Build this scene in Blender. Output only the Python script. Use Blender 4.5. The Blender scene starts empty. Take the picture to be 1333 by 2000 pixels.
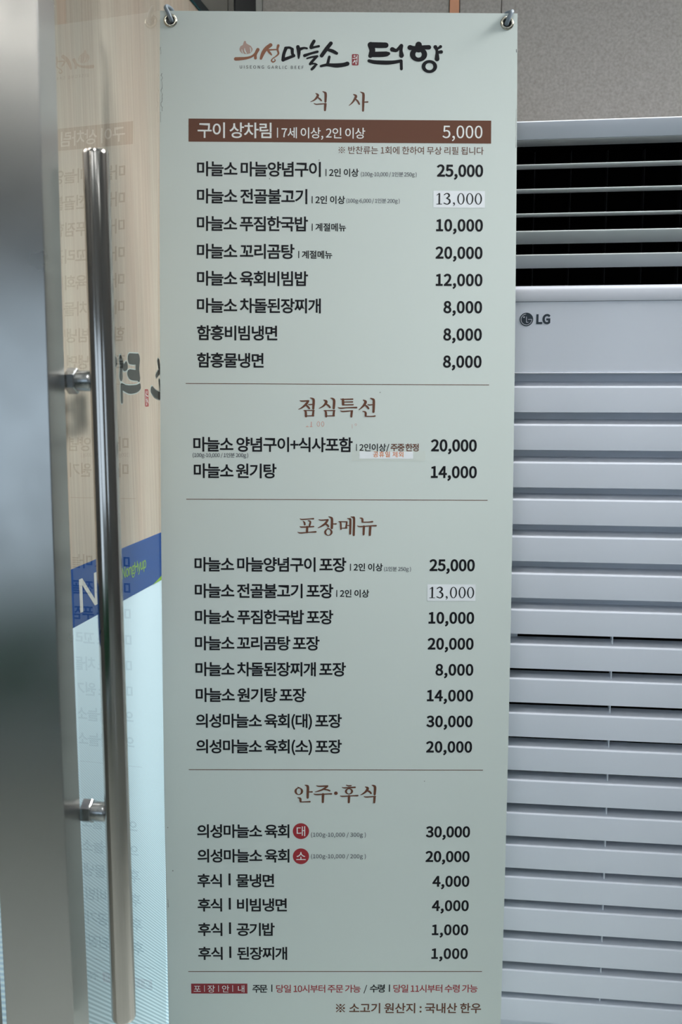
import bpy, math, random
from math import sin, cos, tan, atan, pi, radians
random.seed(7)
SC = bpy.context.scene
COL = SC.collection
# ---------------------------------------------------------------- camera
H = 1.35
F_PX = 1944.0
PITCH = atan(245.0 / F_PX)
cam_d = bpy.data.cameras.new('camera')
cam = bpy.data.objects.new('camera', cam_d)
COL.objects.link(cam)
cam.location = (0, 0, H)
cam.rotation_euler = (pi / 2 - PITCH, 0, 0)
cam_d.sensor_fit = 'VERTICAL'
cam_d.sensor_height = 36.0
cam_d.lens = 36.0 * F_PX / 2000.0
cam_d.clip_start = 0.05
cam_d.dof.use_dof = True
cam_d.dof.focus_distance = 1.78
cam_d.dof.aperture_fstop = 4.0
SC.camera = cam
# ---------------------------------------------------------------- world, exposure
w = bpy.data.worlds.new('world')
SC.world = w
w.use_nodes = True
bg = w.node_tree.nodes['Background']
bg.inputs[0].default_value = (0.66, 0.83, 1.0, 1)
bg.inputs[1].default_value = 1.9
SC.view_settings.view_transform = 'Standard'
SC.view_settings.look = 'None'
SC.view_settings.exposure = -0.20
SC.view_settings.gamma = 1.0
SC.view_settings.use_curve_mapping = False
SC.cycles.use_denoising = True
SC.cycles.max_bounces = 10
SC.cycles.caustics_reflective = False
SC.cycles.caustics_refractive = False
SC.cycles.transparent_max_bounces = 12


# ---------------------------------------------------------------- materials
def mat(name, rgb, rough=0.5, metal=0.0, noise=0.0, nscale=20.0, stretch=(1, 1, 1), bump=0.0, rgb2=None,
        emit=None, estr=0.0, spec=0.5, coat=0.0, aniso=0.0, tangent=None, detail=4.0):
    m = bpy.data.materials.new(name)
    m.use_nodes = True
    nt = m.node_tree
    b = nt.nodes['Principled BSDF']
    b.inputs['Base Color'].default_value = (*rgb, 1)
    b.inputs['Roughness'].default_value = rough
    b.inputs['Metallic'].default_value = metal
    b.inputs['Specular IOR Level'].default_value = spec
    b.inputs['Coat Weight'].default_value = coat
    b.inputs['Coat Roughness'].default_value = 0.08
    if aniso:
        b.inputs['Anisotropic'].default_value = aniso
    if emit:
        b.inputs['Emission Color'].default_value = (*emit, 1)
        b.inputs['Emission Strength'].default_value = estr
    if noise or bump:
        tc = nt.nodes.new('ShaderNodeTexCoord')
        mp = nt.nodes.new('ShaderNodeMapping')
        mp.inputs['Scale'].default_value = stretch
        nz = nt.nodes.new('ShaderNodeTexNoise')
        nz.inputs['Scale'].default_value = nscale
        nz.inputs['Detail'].default_value = detail
        nt.links.new(tc.outputs['Object'], mp.inputs[0])
        nt.links.new(mp.outputs[0], nz.inputs['Vector'])
        if noise:
            cr = nt.nodes.new('ShaderNodeValToRGB')
            cr.color_ramp.elements[0].position = 0.3
            cr.color_ramp.elements[1].position = 0.7
            c2 = rgb2 or tuple(c * (1 - noise) for c in rgb)
            cr.color_ramp.elements[0].color = (*c2, 1)
            cr.color_ramp.elements[1].color = (*rgb, 1)
            nt.links.new(nz.outputs[0], cr.inputs[0])
            nt.links.new(cr.outputs[0], b.inputs['Base Color'])
        if bump:
            bp = nt.nodes.new('ShaderNodeBump')
            bp.inputs['Strength'].default_value = bump
            bp.inputs['Distance'].default_value = 0.002
            nt.links.new(nz.outputs[0], bp.inputs['Height'])
            nt.links.new(bp.outputs[0], b.inputs['Normal'])
    return m


def s2l(r, g, b):
    f = lambda c: c / 12.92 / 255 if c <= 10 else ((c / 255 + 0.055) / 1.055) ** 2.4
    return (f(r), f(g), f(b))


M = {}
# banner sheet: matt PET film, a few specks of dirt
def sheet_material():
    m = mat('banner_sheet', s2l(211, 220, 216), 0.42, spec=0.35)
    nt = m.node_tree
    b = nt.nodes['Principled BSDF']
    tc = nt.nodes.new('ShaderNodeTexCoord')
    vo = nt.nodes.new('ShaderNodeTexVoronoi')
    vo.inputs['Scale'].default_value = 24
    vo.inputs['Randomness'].default_value = 1
    nt.links.new(tc.outputs['Object'], vo.inputs['Vector'])
    cr = nt.nodes.new('ShaderNodeValToRGB')
    cr.color_ramp.elements[0].position = 0.018
    cr.color_ramp.elements[1].position = 0.030
    cr.color_ramp.elements[0].color = (*s2l(120, 120, 112), 1)
    cr.color_ramp.elements[1].color = (*s2l(211, 220, 216), 1)
    nt.links.new(vo.outputs['Distance'], cr.inputs[0])
    nz = nt.nodes.new('ShaderNodeTexNoise')
    nz.inputs['Scale'].default_value = 3.2
    nt.links.new(tc.outputs['Object'], nz.inputs['Vector'])
    mx = nt.nodes.new('ShaderNodeMix')
    mx.data_type = 'RGBA'
    mx.inputs[6].default_value = (*s2l(211, 220, 216), 1)
    gt = nt.nodes.new('ShaderNodeMath')
    gt.operation = 'GREATER_THAN'
    gt.inputs[1].default_value = 0.53
    nt.links.new(nz.outputs[0], gt.inputs[0])
    nt.links.new(gt.outputs[0], mx.inputs[0])
    nt.links.new(cr.outputs[0], mx.inputs[7])
    nt.links.new(mx.outputs[2], b.inputs['Base Color'])
    return m


M['sheet'] = sheet_material()
M['ink'] = mat('dark_ink', s2l(22, 22, 27), 0.55, spec=0.2)
M['grey'] = mat('grey_ink', s2l(84, 86, 94), 0.45)
M['brown'] = mat('brown_ink', s2l(106, 68, 52), 0.5, spec=0.25)
M['logo_brown'] = mat('ochre_ink', s2l(136, 76, 36), 0.45)
M['bulb'] = mat('mauve_ink', s2l(176, 146, 134), 0.45)
M['red'] = mat('red_ink', s2l(160, 30, 42), 0.45)
M['darkred'] = mat('dark_red_ink', s2l(140, 22, 38), 0.45)
M['orange'] = mat('orange_ink', s2l(214, 120, 44), 0.45)
M['faint'] = mat('faint_red_ink', s2l(216, 150, 134), 0.45)
M['pale'] = mat('pale_ink', s2l(236, 238, 236), 0.45)
M['black'] = mat('black_ink', s2l(16, 17, 20), 0.4)
M['paper'] = mat('glossy_paper', s2l(240, 244, 248), 0.22, noise=0.04, nscale=60, bump=0.25)
M['tape'] = mat('clear_tape', s2l(212, 220, 214), 0.3, noise=0.03, nscale=40, bump=0.2)
M['scuff'] = mat('scuff', s2l(70, 72, 70), 0.7)
M['grommet'] = mat('grommet_metal', s2l(200, 195, 180), 0.22, 1.0, bump=0.1, nscale=300)
M['plastic'] = mat('hook_plastic', s2l(128, 140, 150), 0.35)
M['pole'] = mat('fibreglass_pole', s2l(96, 104, 112), 0.4)
M['ac'] = mat('air_conditioner_plastic', s2l(225, 230, 241), 0.24, noise=0.012, nscale=3)
M['ac_gloss'] = mat('glossy_plastic', s2l(220, 223, 233), 0.12)
M['vane'] = mat('vane_plastic', s2l(214, 218, 220), 0.34)
M['cavity'] = mat('dark_cavity', (0.0012, 0.0012, 0.0014), 0.9, spec=0.0)
M['inner_rib'] = mat('dark_plastic_rib', (0.003, 0.0032, 0.0036), 0.5, spec=0.12)
M['badge'] = mat('badge_print', s2l(46, 56, 66), 0.35)
M['tile'] = mat('stone_tile', s2l(182, 178, 172), 0.55, noise=0.2, nscale=170, rgb2=s2l(158, 152, 145), bump=0.05, detail=8)
M['grout'] = mat('grout', s2l(90, 88, 84), 0.8)
M['copper'] = mat('copper_strip', s2l(232, 170, 136), 0.3, 0.8, noise=0.15, nscale=8)
M['dark_metal'] = mat('dark_door_metal', s2l(104, 102, 96), 0.4, 0.6, noise=0.15, nscale=8, stretch=(6, 6, 1))
M['grey_metal'] = mat('grey_frame_metal', s2l(150, 150, 146), 0.4, 0.4)
M['blackglass'] = mat('dark_opening', s2l(18, 19, 22), 0.2)
M['chrome'] = mat('polished_steel', s2l(192, 186, 180), 0.12, 1.0, noise=0.10, nscale=6, stretch=(1, 1, 0.3))
M['fitting'] = mat('fitting_steel', s2l(176, 178, 178), 0.24, 1.0, noise=0.2, nscale=150, bump=0.1)
M['floor'] = mat('floor_tile', s2l(200, 207, 202), 0.35, noise=0.15, nscale=5)
M['ceiling'] = mat('ceiling_board', s2l(200, 200, 196), 0.8, noise=0.03, nscale=30)
M['panelling'] = mat('brown_panelling', s2l(110, 100, 90), 0.5, noise=0.2, nscale=6, stretch=(1, 1, 0.1))
M['wall'] = mat('painted_wall', s2l(150, 150, 148), 0.7, noise=0.05, nscale=4)
M['lamp'] = mat('lamp_tube', (1, 1, 1), 0.5, emit=(1.0, 0.97, 0.92), estr=21.0)
M['lamp_soft'] = mat('lamp_tube_soft', (1, 1, 1), 0.5, emit=(0.93, 0.98, 1.0), estr=6.2)
M['lamp_body'] = mat('lamp_body', s2l(225, 225, 222), 0.5)
M['green'] = mat('green_vinyl', s2l(10, 104, 58), 0.4, noise=0.1, nscale=5)
M['blue'] = mat('blue_vinyl', s2l(16, 70, 140), 0.3, emit=s2l(20, 84, 168), estr=0.10)
M['sign_white'] = mat('white_vinyl', s2l(232, 232, 226), 0.3)
M['sign_green'] = mat('lime_vinyl', s2l(140, 190, 40), 0.3)
M['seal_dark'] = mat('sticker_dark', s2l(34, 38, 36), 0.5)
M['seal_red'] = mat('sticker_red', s2l(176, 62, 62), 0.5)
M['halo'] = mat('sticker_halo', s2l(190, 206, 204), 0.5)
M['rail'] = mat('top_rail_metal', s2l(60, 66, 68), 0.35, 0.3)
M['teal'] = mat('green_glass_edge', s2l(40, 84, 92), 0.2)
M['alu'] = mat('window_aluminium', s2l(150, 154, 158), 0.35, 0.8)


def brushed():
    m = mat('brushed_steel', s2l(186, 185, 182), 0.27, 1.0)
    nt = m.node_tree
    b = nt.nodes['Principled BSDF']
    tc = nt.nodes.new('ShaderNodeTexCoord')
    mp = nt.nodes.new('ShaderNodeMapping')
    mp.inputs['Scale'].default_value = (1, 1, 0.012)
    nz = nt.nodes.new('ShaderNodeTexNoise')
    nz.inputs['Scale'].default_value = 900
    nz.inputs['Detail'].default_value = 2
    nt.links.new(tc.outputs['Object'], mp.inputs[0])
    nt.links.new(mp.outputs[0], nz.inputs['Vector'])
    bp = nt.nodes.new('ShaderNodeBump')
    bp.inputs['Strength'].default_value = 0.03
    bp.inputs['Distance'].default_value = 0.0004
    nt.links.new(nz.outputs[0], bp.inputs['Height'])
    nt.links.new(bp.outputs[0], b.inputs['Normal'])
    tg = nt.nodes.new('ShaderNodeTangent')
    tg.direction_type = 'RADIAL'
    tg.axis = 'Z'
    b.inputs['Anisotropic'].default_value = 0.8
    nt.links.new(tg.outputs[0], b.inputs['Tangent'])
    # smudges change the gloss and the tone a little
    n2 = nt.nodes.new('ShaderNodeTexNoise')
    n2.inputs['Scale'].default_value = 11
    n2.inputs['Detail'].default_value = 5
    nt.links.new(tc.outputs['Object'], n2.inputs['Vector'])
    mr = nt.nodes.new('ShaderNodeMapRange')
    mr.inputs[1].default_value = 0.3
    mr.inputs[2].default_value = 0.8
    mr.inputs[3].default_value = 0.27
    mr.inputs[4].default_value = 0.36
    nt.links.new(n2.outputs[0], mr.inputs[0])
    nt.links.new(mr.outputs[0], b.inputs['Roughness'])
    return m


M['brushed'] = brushed()


def wood():
    m = mat('pale_wood_laminate', s2l(206, 194, 178), 0.45)
    nt = m.node_tree
    b = nt.nodes['Principled BSDF']
    tc = nt.nodes.new('ShaderNodeTexCoord')
    mp = nt.nodes.new('ShaderNodeMapping')
    mp.inputs['Scale'].default_value = (1, 1, 0.02)
    n1 = nt.nodes.new('ShaderNodeTexNoise')
    n1.inputs['Scale'].default_value = 160
    n1.inputs['Detail'].default_value = 6
    n1.inputs['Roughness'].default_value = 0.7
    n2 = nt.nodes.new('ShaderNodeTexNoise')
    n2.inputs['Scale'].default_value = 14
    n2.inputs['Detail'].default_value = 3
    mp2 = nt.nodes.new('ShaderNodeMapping')
    mp2.inputs['Scale'].default_value = (1, 1, 0.06)
    nt.links.new(tc.outputs['Object'], mp.inputs[0])
    nt.links.new(tc.outputs['Object'], mp2.inputs[0])
    nt.links.new(mp.outputs[0], n1.inputs['Vector'])
    nt.links.new(mp2.outputs[0], n2.inputs['Vector'])
    c1 = nt.nodes.new('ShaderNodeValToRGB')
    c1.color_ramp.elements[0].position = 0.28
    c1.color_ramp.elements[1].position = 0.62
    c1.color_ramp.elements[0].color = (*s2l(150, 132, 114), 1)
    c1.color_ramp.elements[1].color = (*s2l(204, 193, 176), 1)
    c2 = nt.nodes.new('ShaderNodeValToRGB')
    c2.color_ramp.elements[0].position = 0.3
    c2.color_ramp.elements[1].position = 0.7
    c2.color_ramp.elements[0].color = (*s2l(196, 172, 154), 1)
    c2.color_ramp.elements[1].color = (*s2l(206, 200, 184), 1)
    nt.links.new(n1.outputs[0], c1.inputs[0])
    nt.links.new(n2.outputs[0], c2.inputs[0])
    mx = nt.nodes.new('ShaderNodeMix')
    mx.data_type = 'RGBA'
    mx.inputs[0].default_value = 0.5
    nt.links.new(c1.outputs[0], mx.inputs[6])
    nt.links.new(c2.outputs[0], mx.inputs[7])
    nt.links.new(mx.outputs[2], b.inputs['Base Color'])
    return m


M['wood'] = wood()


def glass_front():
    m = bpy.data.materials.new('door_glass_face')
    m.use_nodes = True
    nt = m.node_tree
    nt.nodes.clear()
    o = nt.nodes.new('ShaderNodeOutputMaterial')
    mx = nt.nodes.new('ShaderNodeMixShader')
    tr = nt.nodes.new('ShaderNodeBsdfTransparent')
    tr.inputs[0].default_value = (0.97, 0.985, 0.98, 1)
    gl = nt.nodes.new('ShaderNodeBsdfGlossy')
    gl.inputs['Roughness'].default_value = 0.0
    fr = nt.nodes.new('ShaderNodeFresnel')
    fr.inputs['IOR'].default_value = 1.52
    ml = nt.nodes.new('ShaderNodeMath')
    ml.operation = 'MULTIPLY'
    ml.inputs[1].default_value = 1.2
    ml.use_clamp = True
    nt.links.new(fr.outputs[0], ml.inputs[0])
    nt.links.new(ml.outputs[0], mx.inputs[0])
    nt.links.new(tr.outputs[0], mx.inputs[1])
    nt.links.new(gl.outputs[0], mx.inputs[2])
    nt.links.new(mx.outputs[0], o.inputs[0])
    return m


def clear(name, c):
    m = bpy.data.materials.new(name)
    m.use_nodes = True
    nt = m.node_tree
    nt.nodes.clear()
    o = nt.nodes.new('ShaderNodeOutputMaterial')
    tr = nt.nodes.new('ShaderNodeBsdfTransparent')
    tr.inputs[0].default_value = (*c, 1)
    nt.links.new(tr.outputs[0], o.inputs[0])
    return m


M['glass'] = glass_front()
M['glass_back'] = clear('door_glass_back', (0.985, 0.99, 0.99))


def lightbox():
    """backlit film with a diagonal stripe print that grows coarser towards the floor"""
    m = bpy.data.materials.new('backlit_striped_film')
    m.use_nodes = True
    nt = m.node_tree
    b = nt.nodes['Principled BSDF']
    b.inputs['Roughness'].default_value = 0.4
    tc = nt.nodes.new('ShaderNodeTexCoord')
    sx = nt.nodes.new('ShaderNodeSeparateXYZ')
    nt.links.new(tc.outputs['UV'], sx.inputs[0])

    def mth(op, a, bb):
        n = nt.nodes.new('ShaderNodeMath')
        n.operation = op
        for i, v in enumerate((a, bb)):
            if v is None:
                continue
            if isinstance(v, (int, float)):
                n.inputs[i].default_value = v
            else:
                nt.links.new(v, n.inputs[i])
        return n.outputs[0]
    u = mth('ADD', sx.outputs[0], mth('MULTIPLY', sx.outputs[1], 1.15))
    ex = mth('EXPONENT', mth('MULTIPLY', u, 1.2), None)
    ph = mth('MULTIPLY', ex, 2 * pi * 61)
    sn = mth('SINE', ph, None)
    v01 = mth('MULTIPLY_ADD', sn, 0.5)
    v01.node.inputs[2].default_value = 0.5
    mr = nt.nodes.new('ShaderNodeMapRange')       # print density by height
    nt.links.new(sx.outputs[1], mr.inputs[0])
    mr.inputs[1].default_value = -1.15
    mr.inputs[2].default_value = -0.40
    mr.inputs[3].default_value = 0.85
    mr.inputs[4].default_value = 0.06
    fac = mth('MULTIPLY', v01, mr.outputs[0])
    mx = nt.nodes.new('ShaderNodeMix')
    mx.data_type = 'RGBA'
    mx.inputs[6].default_value = (*s2l(188, 210, 219), 1)
    mx.inputs[7].default_value = (*s2l(96, 140, 152), 1)
    nt.links.new(fac, mx.inputs[0])
    nt.links.new(mx.outputs[2], b.inputs['Base Color'])
    nt.links.new(mx.outputs[2], b.inputs['Emission Color'])
    b.inputs['Emission Strength'].default_value = 0.60
    return m


M['lightbox'] = lightbox()


# ---------------------------------------------------------------- object helpers
def root_off(o):
    x = y = z = 0.0
    while o is not None:
        x += o.location[0]; y += o.location[1]; z += o.location[2]
        o = o.parent
    return x, y, z


def obj(name, verts, faces, m, parent=None, smooth=False, kind=None, label=None, mats=None, midx=None, uvs=None):
    ox, oy, oz = root_off(parent)
    me = bpy.data.meshes.new(name)
    me.from_pydata([(v[0] - ox, v[1] - oy, v[2] - oz) for v in verts], [], faces)
    for mm in (mats or [m]):
        me.materials.append(M[mm])
    if midx:
        for p, i in zip(me.polygons, midx):
            p.material_index = i
    if uvs:
        ul = me.uv_layers.new(name='UVMap')
        for lp in me.loops:
            ul.data[lp.index].uv = uvs[lp.vertex_index]
    if smooth:
        for p in me.polygons:
            p.use_smooth = True
        if smooth != 'all':
            me.set_sharp_from_angle(angle=radians(35))
    me.update()
    o = bpy.data.objects.new(name, me)
    COL.objects.link(o)
    o.parent = parent
    if kind:
        o['kind'] = kind
    if label:
        o['label'] = label
    return o


def empty(name, loc, label=None, cat=None, group=None, kind=None):
    o = bpy.data.objects.new(name, None)
    o.empty_display_size = 0.1
    COL.objects.link(o)
    o.location = loc
    if label:
        o['label'] = label
    if cat:
        o['category'] = cat
    if group:
        o['group'] = group
    if kind:
        o['kind'] = kind
    return o


def tag(o, label, cat, group=None):
    o['label'] = label
    o['category'] = cat
    if group:
        o['group'] = group
    return o


def hexa(f, a0, a1, b0, b1, c0, c1):
    """box in a local frame f(a, b, c) -> world"""
    vs = [f(a, b, c) for a in (a0, a1) for b in (b0, b1) for c in (c0, c1)]
    return vs, [(0, 1, 3, 2), (4, 6, 7, 5), (0, 4, 5, 1), (2, 3, 7, 6), (0, 2, 6, 4), (1, 5, 7, 3)]


def bbox(name, f, rng, m, parent=None, bev=0.0, **k):
    vs, fs = hexa(f, *rng)
    o = obj(name, vs, fs, m, parent, **k)
    fix_normals(o)
    if bev:
        md = o.modifiers.new('bevel', 'BEVEL')
        md.width = bev
        md.segments = 3
        for p in o.data.polygons:
            p.use_smooth = True
        o.data.set_sharp_from_angle(angle=radians(80))
    return o


def fix_normals(o):
    import bmesh
    bm = bmesh.new()
    bm.from_mesh(o.data)
    bmesh.ops.recalc_face_normals(bm, faces=bm.faces)
    bm.to_mesh(o.data)
    bm.free()


def extrude_profile(f, prof, a0, a1, closed=True):
    """prof: (b, c) points, swept along a"""
    n = len(prof)
    vs = [f(a0, b, c) for b, c in prof] + [f(a1, b, c) for b, c in prof]
    fs = [(i, (i + 1) % n, n + (i + 1) % n, n + i) for i in range(n if closed else n - 1)]
    if closed:
        fs += [tuple(range(n))[::-1], tuple(range(n, 2 * n))]
    return vs, fs


def tube(pts, r, n=16, caps=True):
    """round tube through world points; r number or list"""
    from mathutils import Vector
    P = [Vector(p) for p in pts]
    R = r if isinstance(r, (list, tuple)) else [r] * len(P)
    vs, fs = [], []
    up = None
    for i, p in enumerate(P):
        d = (P[min(i + 1, len(P) - 1)] - P[max(i - 1, 0)]).normalized()
        if up is None:
            up = d.orthogonal().normalized()
        up = (up - d * up.dot(d)).normalized()
        sd = d.cross(up)
        for k in range(n):
            a = 2 * pi * k / n
            vs.append(tuple(p + (up * cos(a) + sd * sin(a)) * R[i]))
    for i in range(len(P) - 1):
        for k in range(n):
            k2 = (k + 1) % n
            fs.append((i * n + k, i * n + k2, (i + 1) * n + k2, (i + 1) * n + k))
    if caps:
        fs.append(tuple(range(n))[::-1])
        fs.append(tuple(range((len(P) - 1) * n, len(P) * n)))
    return vs, fs


def merge(parts):
    vs, fs = [], []
    for v, f in parts:
        o = len(vs)
        vs += list(v)
        fs += [tuple(i + o for i in q) for q in f]
    return vs, fs


# ---------------------------------------------------------------- lettering
_cache = {}
OFFSIGN = -1.0   # outlines run clockwise, holes the other way


def glyph(ch, w):
    """-> advance, verts (em units), faces"""
    key = (ch, w)
    if key in _cache:
        return _cache[key]
    if ch == ' ':
        _cache[key] = (0.224, [], [])
        return _cache[key]
    if ch == '|':
        x0, x1 = 0.118 - w, 0.182 + w
        _cache[key] = (0.300, [(x0, -0.045), (x1, -0.045), (x1, 0.79), (x0, 0.79)], [(0, 1, 2, 3)])
        return _cache[key]
    if True:
        adv, spl = GLYPHS[ch]
        adv /= 1000.0
        c = bpy.data.curves.new('glyph', 'CURVE')
        c.dimensions = '2D'
        c.fill_mode = 'BOTH'
        for s in spl:
            n = len(s)
            P = []
            for i in range(n):
                g, nx = s[i], s[(i + 1) % n]
                p0, p3 = (g[0] / 1000.0, g[1] / 1000.0), (nx[0] / 1000.0, nx[1] / 1000.0)
                if len(g) == 2:
                    P.append(p0)
                    continue
                p1, p2 = (g[2] / 1000.0, g[3] / 1000.0), (g[4] / 1000.0, g[5] / 1000.0)
                for k in range(5):
                    t = k / 5
                    q = 1 - t
                    P.append(tuple(q ** 3 * p0[d] + 3 * q * q * t * p1[d] + 3 * q * t * t * p2[d] + t ** 3 * p3[d] for d in (0, 1)))
            P = [p for i, p in enumerate(P) if math.hypot(p[0] - P[i - 1][0], p[1] - P[i - 1][1]) > 6e-3]
            n = len(P)
            out = []
            for i in range(n):
                a, p, b = P[i - 1], P[i], P[(i + 1) % n]
                d1 = (p[0] - a[0], p[1] - a[1]); d2 = (b[0] - p[0], b[1] - p[1])
                l1, l2 = math.hypot(*d1), math.hypot(*d2)
                n1 = (-d1[1] / l1, d1[0] / l1); n2 = (-d2[1] / l2, d2[0] / l2)
                mx, my = n1[0] + n2[0], n1[1] + n2[1]
                mm = mx * mx + my * my
                kf = min(2 / mm, 5.0) if mm > 1e-6 else 0
                out.append((p[0] + mx * kf * w * OFFSIGN, p[1] + my * kf * w * OFFSIGN))
            sp = c.splines.new('POLY')
            sp.points.add(len(out) - 1)
            for i, q in enumerate(out):
                sp.points[i].co = (q[0], q[1], 0, 1)
            sp.use_cyclic_u = True
    o = bpy.data.objects.new('glyph', c)
    COL.objects.link(o)
    me = o.to_mesh()
    vs = [(v.co.x, v.co.y) for v in me.vertices]
    fs = [tuple(p.vertices) for p in me.polygons]
    o.to_mesh_clear()
    bpy.data.objects.remove(o)
    bpy.data.curves.remove(c)
    _cache[key] = (adv, vs, fs)
    return _cache[key]


def text_flat(txt, x0, x1, base, em, w):
    """flat lettering whose ink runs from x0 to x1 on the baseline (y downwards)"""
    gl = [glyph(c, w) for c in txt]
    e = em
    f, l = gl[0], gl[-1]
    lsb = min(v[0] for v in f[1])
    rin = max(v[0] for v in l[1])
    nat = sum(g[0] for g in gl[:-1]) + rin - lsb
    tr = 0.0
    if len(gl) > 1:
        tr = ((x1 - x0) / e - nat) / (len(gl) - 1)
        pen = x0 - lsb * e
    else:
        pen = (x0 + x1) / 2 - (lsb + rin) / 2 * e
    vs, fs = [], []
    for a, v, q in gl:
        o = len(vs)
        vs += [(pen + p[0] * e, base - p[1] * e) for p in v]
        fs += [tuple(i + o for i in k) for k in q]
        pen += (a + tr) * e
    return vs, fs


def brush(pts, grow=0.0, steps=5):
    """calligraphic stroke: (x, y, width) points, smoothed, round ends"""
    P = [tuple(p) for p in pts]
    if len(P) > 2:
        Q = [P[0]] + P + [P[-1]]
        out = []
        for i in range(1, len(Q) - 2):
            for k in range(steps):
                t = k / steps
                out.append(tuple(0.5 * ((2 * Q[i][j]) + (Q[i + 1][j] - Q[i - 1][j]) * t + (2 * Q[i - 1][j] - 5 * Q[i][j] + 4 * Q[i + 1][j] - Q[i + 2][j]) * t * t
                                        + (3 * Q[i][j] - Q[i - 1][j] - 3 * Q[i + 1][j] + Q[i + 2][j]) * t ** 3) for j in range(3)))
        out.append(P[-1])
        P = out
    L, R = [], []
    n = len(P)
    for i, (x, y, wd) in enumerate(P):
        a, b = P[max(i - 1, 0)], P[min(i + 1, n - 1)]
        dx, dy = b[0] - a[0], b[1] - a[1]
        d = math.hypot(dx, dy) or 1
        h = max(wd, 1) / 2 + grow
        L.append((x - dy / d * h, y + dx / d * h))
        R.append((x + dy / d * h, y - dx / d * h))
    vs = L + R
    fs = [(i, i + 1, n + i + 1, n + i) for i in range(n - 1)]
    for (x, y, wd) in (P[0], P[-1]):
        o = len(vs)
        h = max(wd, 1) / 2 + grow
        vs += [(x + cos(2 * pi * k / 14) * h, y + sin(2 * pi * k / 14) * h, 4e-6) for k in range(14)]
        fs.append(tuple(range(o, o + 14)))
    return vs, fs


def ring(cx, cy, rx, ry, ix, iy, grow=0.0, n=28):
    vs = [(cx + cos(2 * pi * k / n) * (rx + grow), cy + sin(2 * pi * k / n) * (ry + grow)) for k in range(n)]
    if ix <= 0:
        return vs, [tuple(range(n))]
    vs += [(cx + cos(2 * pi * k / n) * max(ix - grow, 1), cy + sin(2 * pi * k / n) * max(iy - grow, 1)) for k in range(n)]
    return vs, [(k, (k + 1) % n, n + (k + 1) % n, n + k) for k in range(n)]


def poly(pts):
    return list(pts), [tuple(range(len(pts)))]


def rrect(x0, y0, x1, y1, r):
    out = []
    for cx, cy, a in ((x1 - r, y1 - r, 0), (x0 + r, y1 - r, 90), (x0 + r, y0 + r, 180), (x1 - r, y0 + r, 270)):
        for k in range(5):
            t = radians(a + k * 22.5)
            out.append((cx + r * cos(t), cy + r * sin(t)))
    return poly(out)


def z_(p):
    return p[2] if len(p) > 2 else 0.0


def draw(items, grow=0.0):
    parts = []
    for i, it in enumerate(items):
        v, f = ring(*it[1:], grow=grow) if it[0] == 'O' else brush(it, grow)
        parts.append(([(p[0], p[1], i * 9e-6 % 1.3e-4 + z_(p)) for p in v], f))     # overlapping strokes never share a plane
    return merge(parts)


HEAD = {}
HEAD['h1'] = [  # sik sa
    [(240, 155, 12), (278, 185, 42), (258, 230, 38), (215, 275, 26), (152, 306, 9)], [(275, 225, 18), (310, 252, 30), (338, 282, 26)],
    [(358, 122, 10), (392, 136, 30), (413, 165, 44), (410, 300, 38)], [(212, 334, 12), (250, 348, 20), (320, 343, 20), (424, 336, 16)], [(408, 345, 46), (402, 452, 36)],
    [(892, 168, 12), (938, 196, 44), (918, 250, 38), (875, 315, 26), (818, 368, 9)], [(925, 245, 20), (970, 290, 32), (996, 340, 28)],
    [(1012, 126, 10), (1048, 140, 28), (1069, 170, 44), (1066, 300, 42), (1062, 455, 36)], [(1085, 303, 20), (1142, 300, 26)]]
HEAD['h2'] = [  # jeom sim teuk seon
    [(120, 130, 10), (150, 137, 20), (245, 132, 22)], [(240, 138, 30), (205, 185, 34), (150, 232, 22), (100, 257, 9)], [(205, 188, 18), (235, 218, 30), (256, 243, 26)],
    [(238, 182, 8), (258, 188, 18), (300, 184, 16)], [(270, 88, 10), (303, 102, 28), (319, 128, 36), (313, 245, 34)],
    [(174, 272, 8), (202, 288, 30), (208, 358, 34)], [(185, 272, 12), (326, 272, 16)], [(316, 276, 28), (308, 345, 34)], [(215, 352, 14), (320, 350, 18)],
    [(464, 118, 10), (500, 140, 38), (488, 175, 34), (450, 213, 22), (397, 243, 9)], [(490, 172, 18), (530, 200, 28), (553, 226, 26)],
    [(565, 90, 10), (597, 103, 28), (614, 132, 36), (609, 240, 34)],
    [(465, 272, 8), (492, 288, 30), (500, 358, 32)], [(475, 272, 12), (624, 272, 16)], [(614, 276, 28), (606, 345, 32)], [(505, 352, 14), (618, 350, 18)],
    [(707, 103, 10), (742, 108, 18), (882, 105, 20)], [(742, 110, 34), (744, 182, 36)], [(745, 147, 14), (880, 145, 20)], [(740, 190, 16), (888, 186, 20)],
    [(670, 226, 8), (705, 238, 20), (800, 230, 16), (938, 227, 24)], [(705, 273, 8), (740, 285, 20), (882, 273, 14)], [(870, 282, 34), (863, 360, 30)],
    [(1032, 116, 10), (1068, 140, 38), (1050, 185, 34), (1010, 228, 22), (972, 260, 9)], [(1055, 187, 18), (1090, 213, 28), (1111, 240, 26)],
    [(1097, 180, 8), (1120, 188, 18), (1170, 184, 16)], [(1137, 90, 10), (1170, 103, 28), (1187, 132, 36), (1183, 288, 34)],
    [(1027, 282, 10), (1058, 290, 24), (1070, 308, 32), (1070, 345, 30)], [(1065, 355, 16), (1160, 355, 16), (1205, 350, 22)]]
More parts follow.
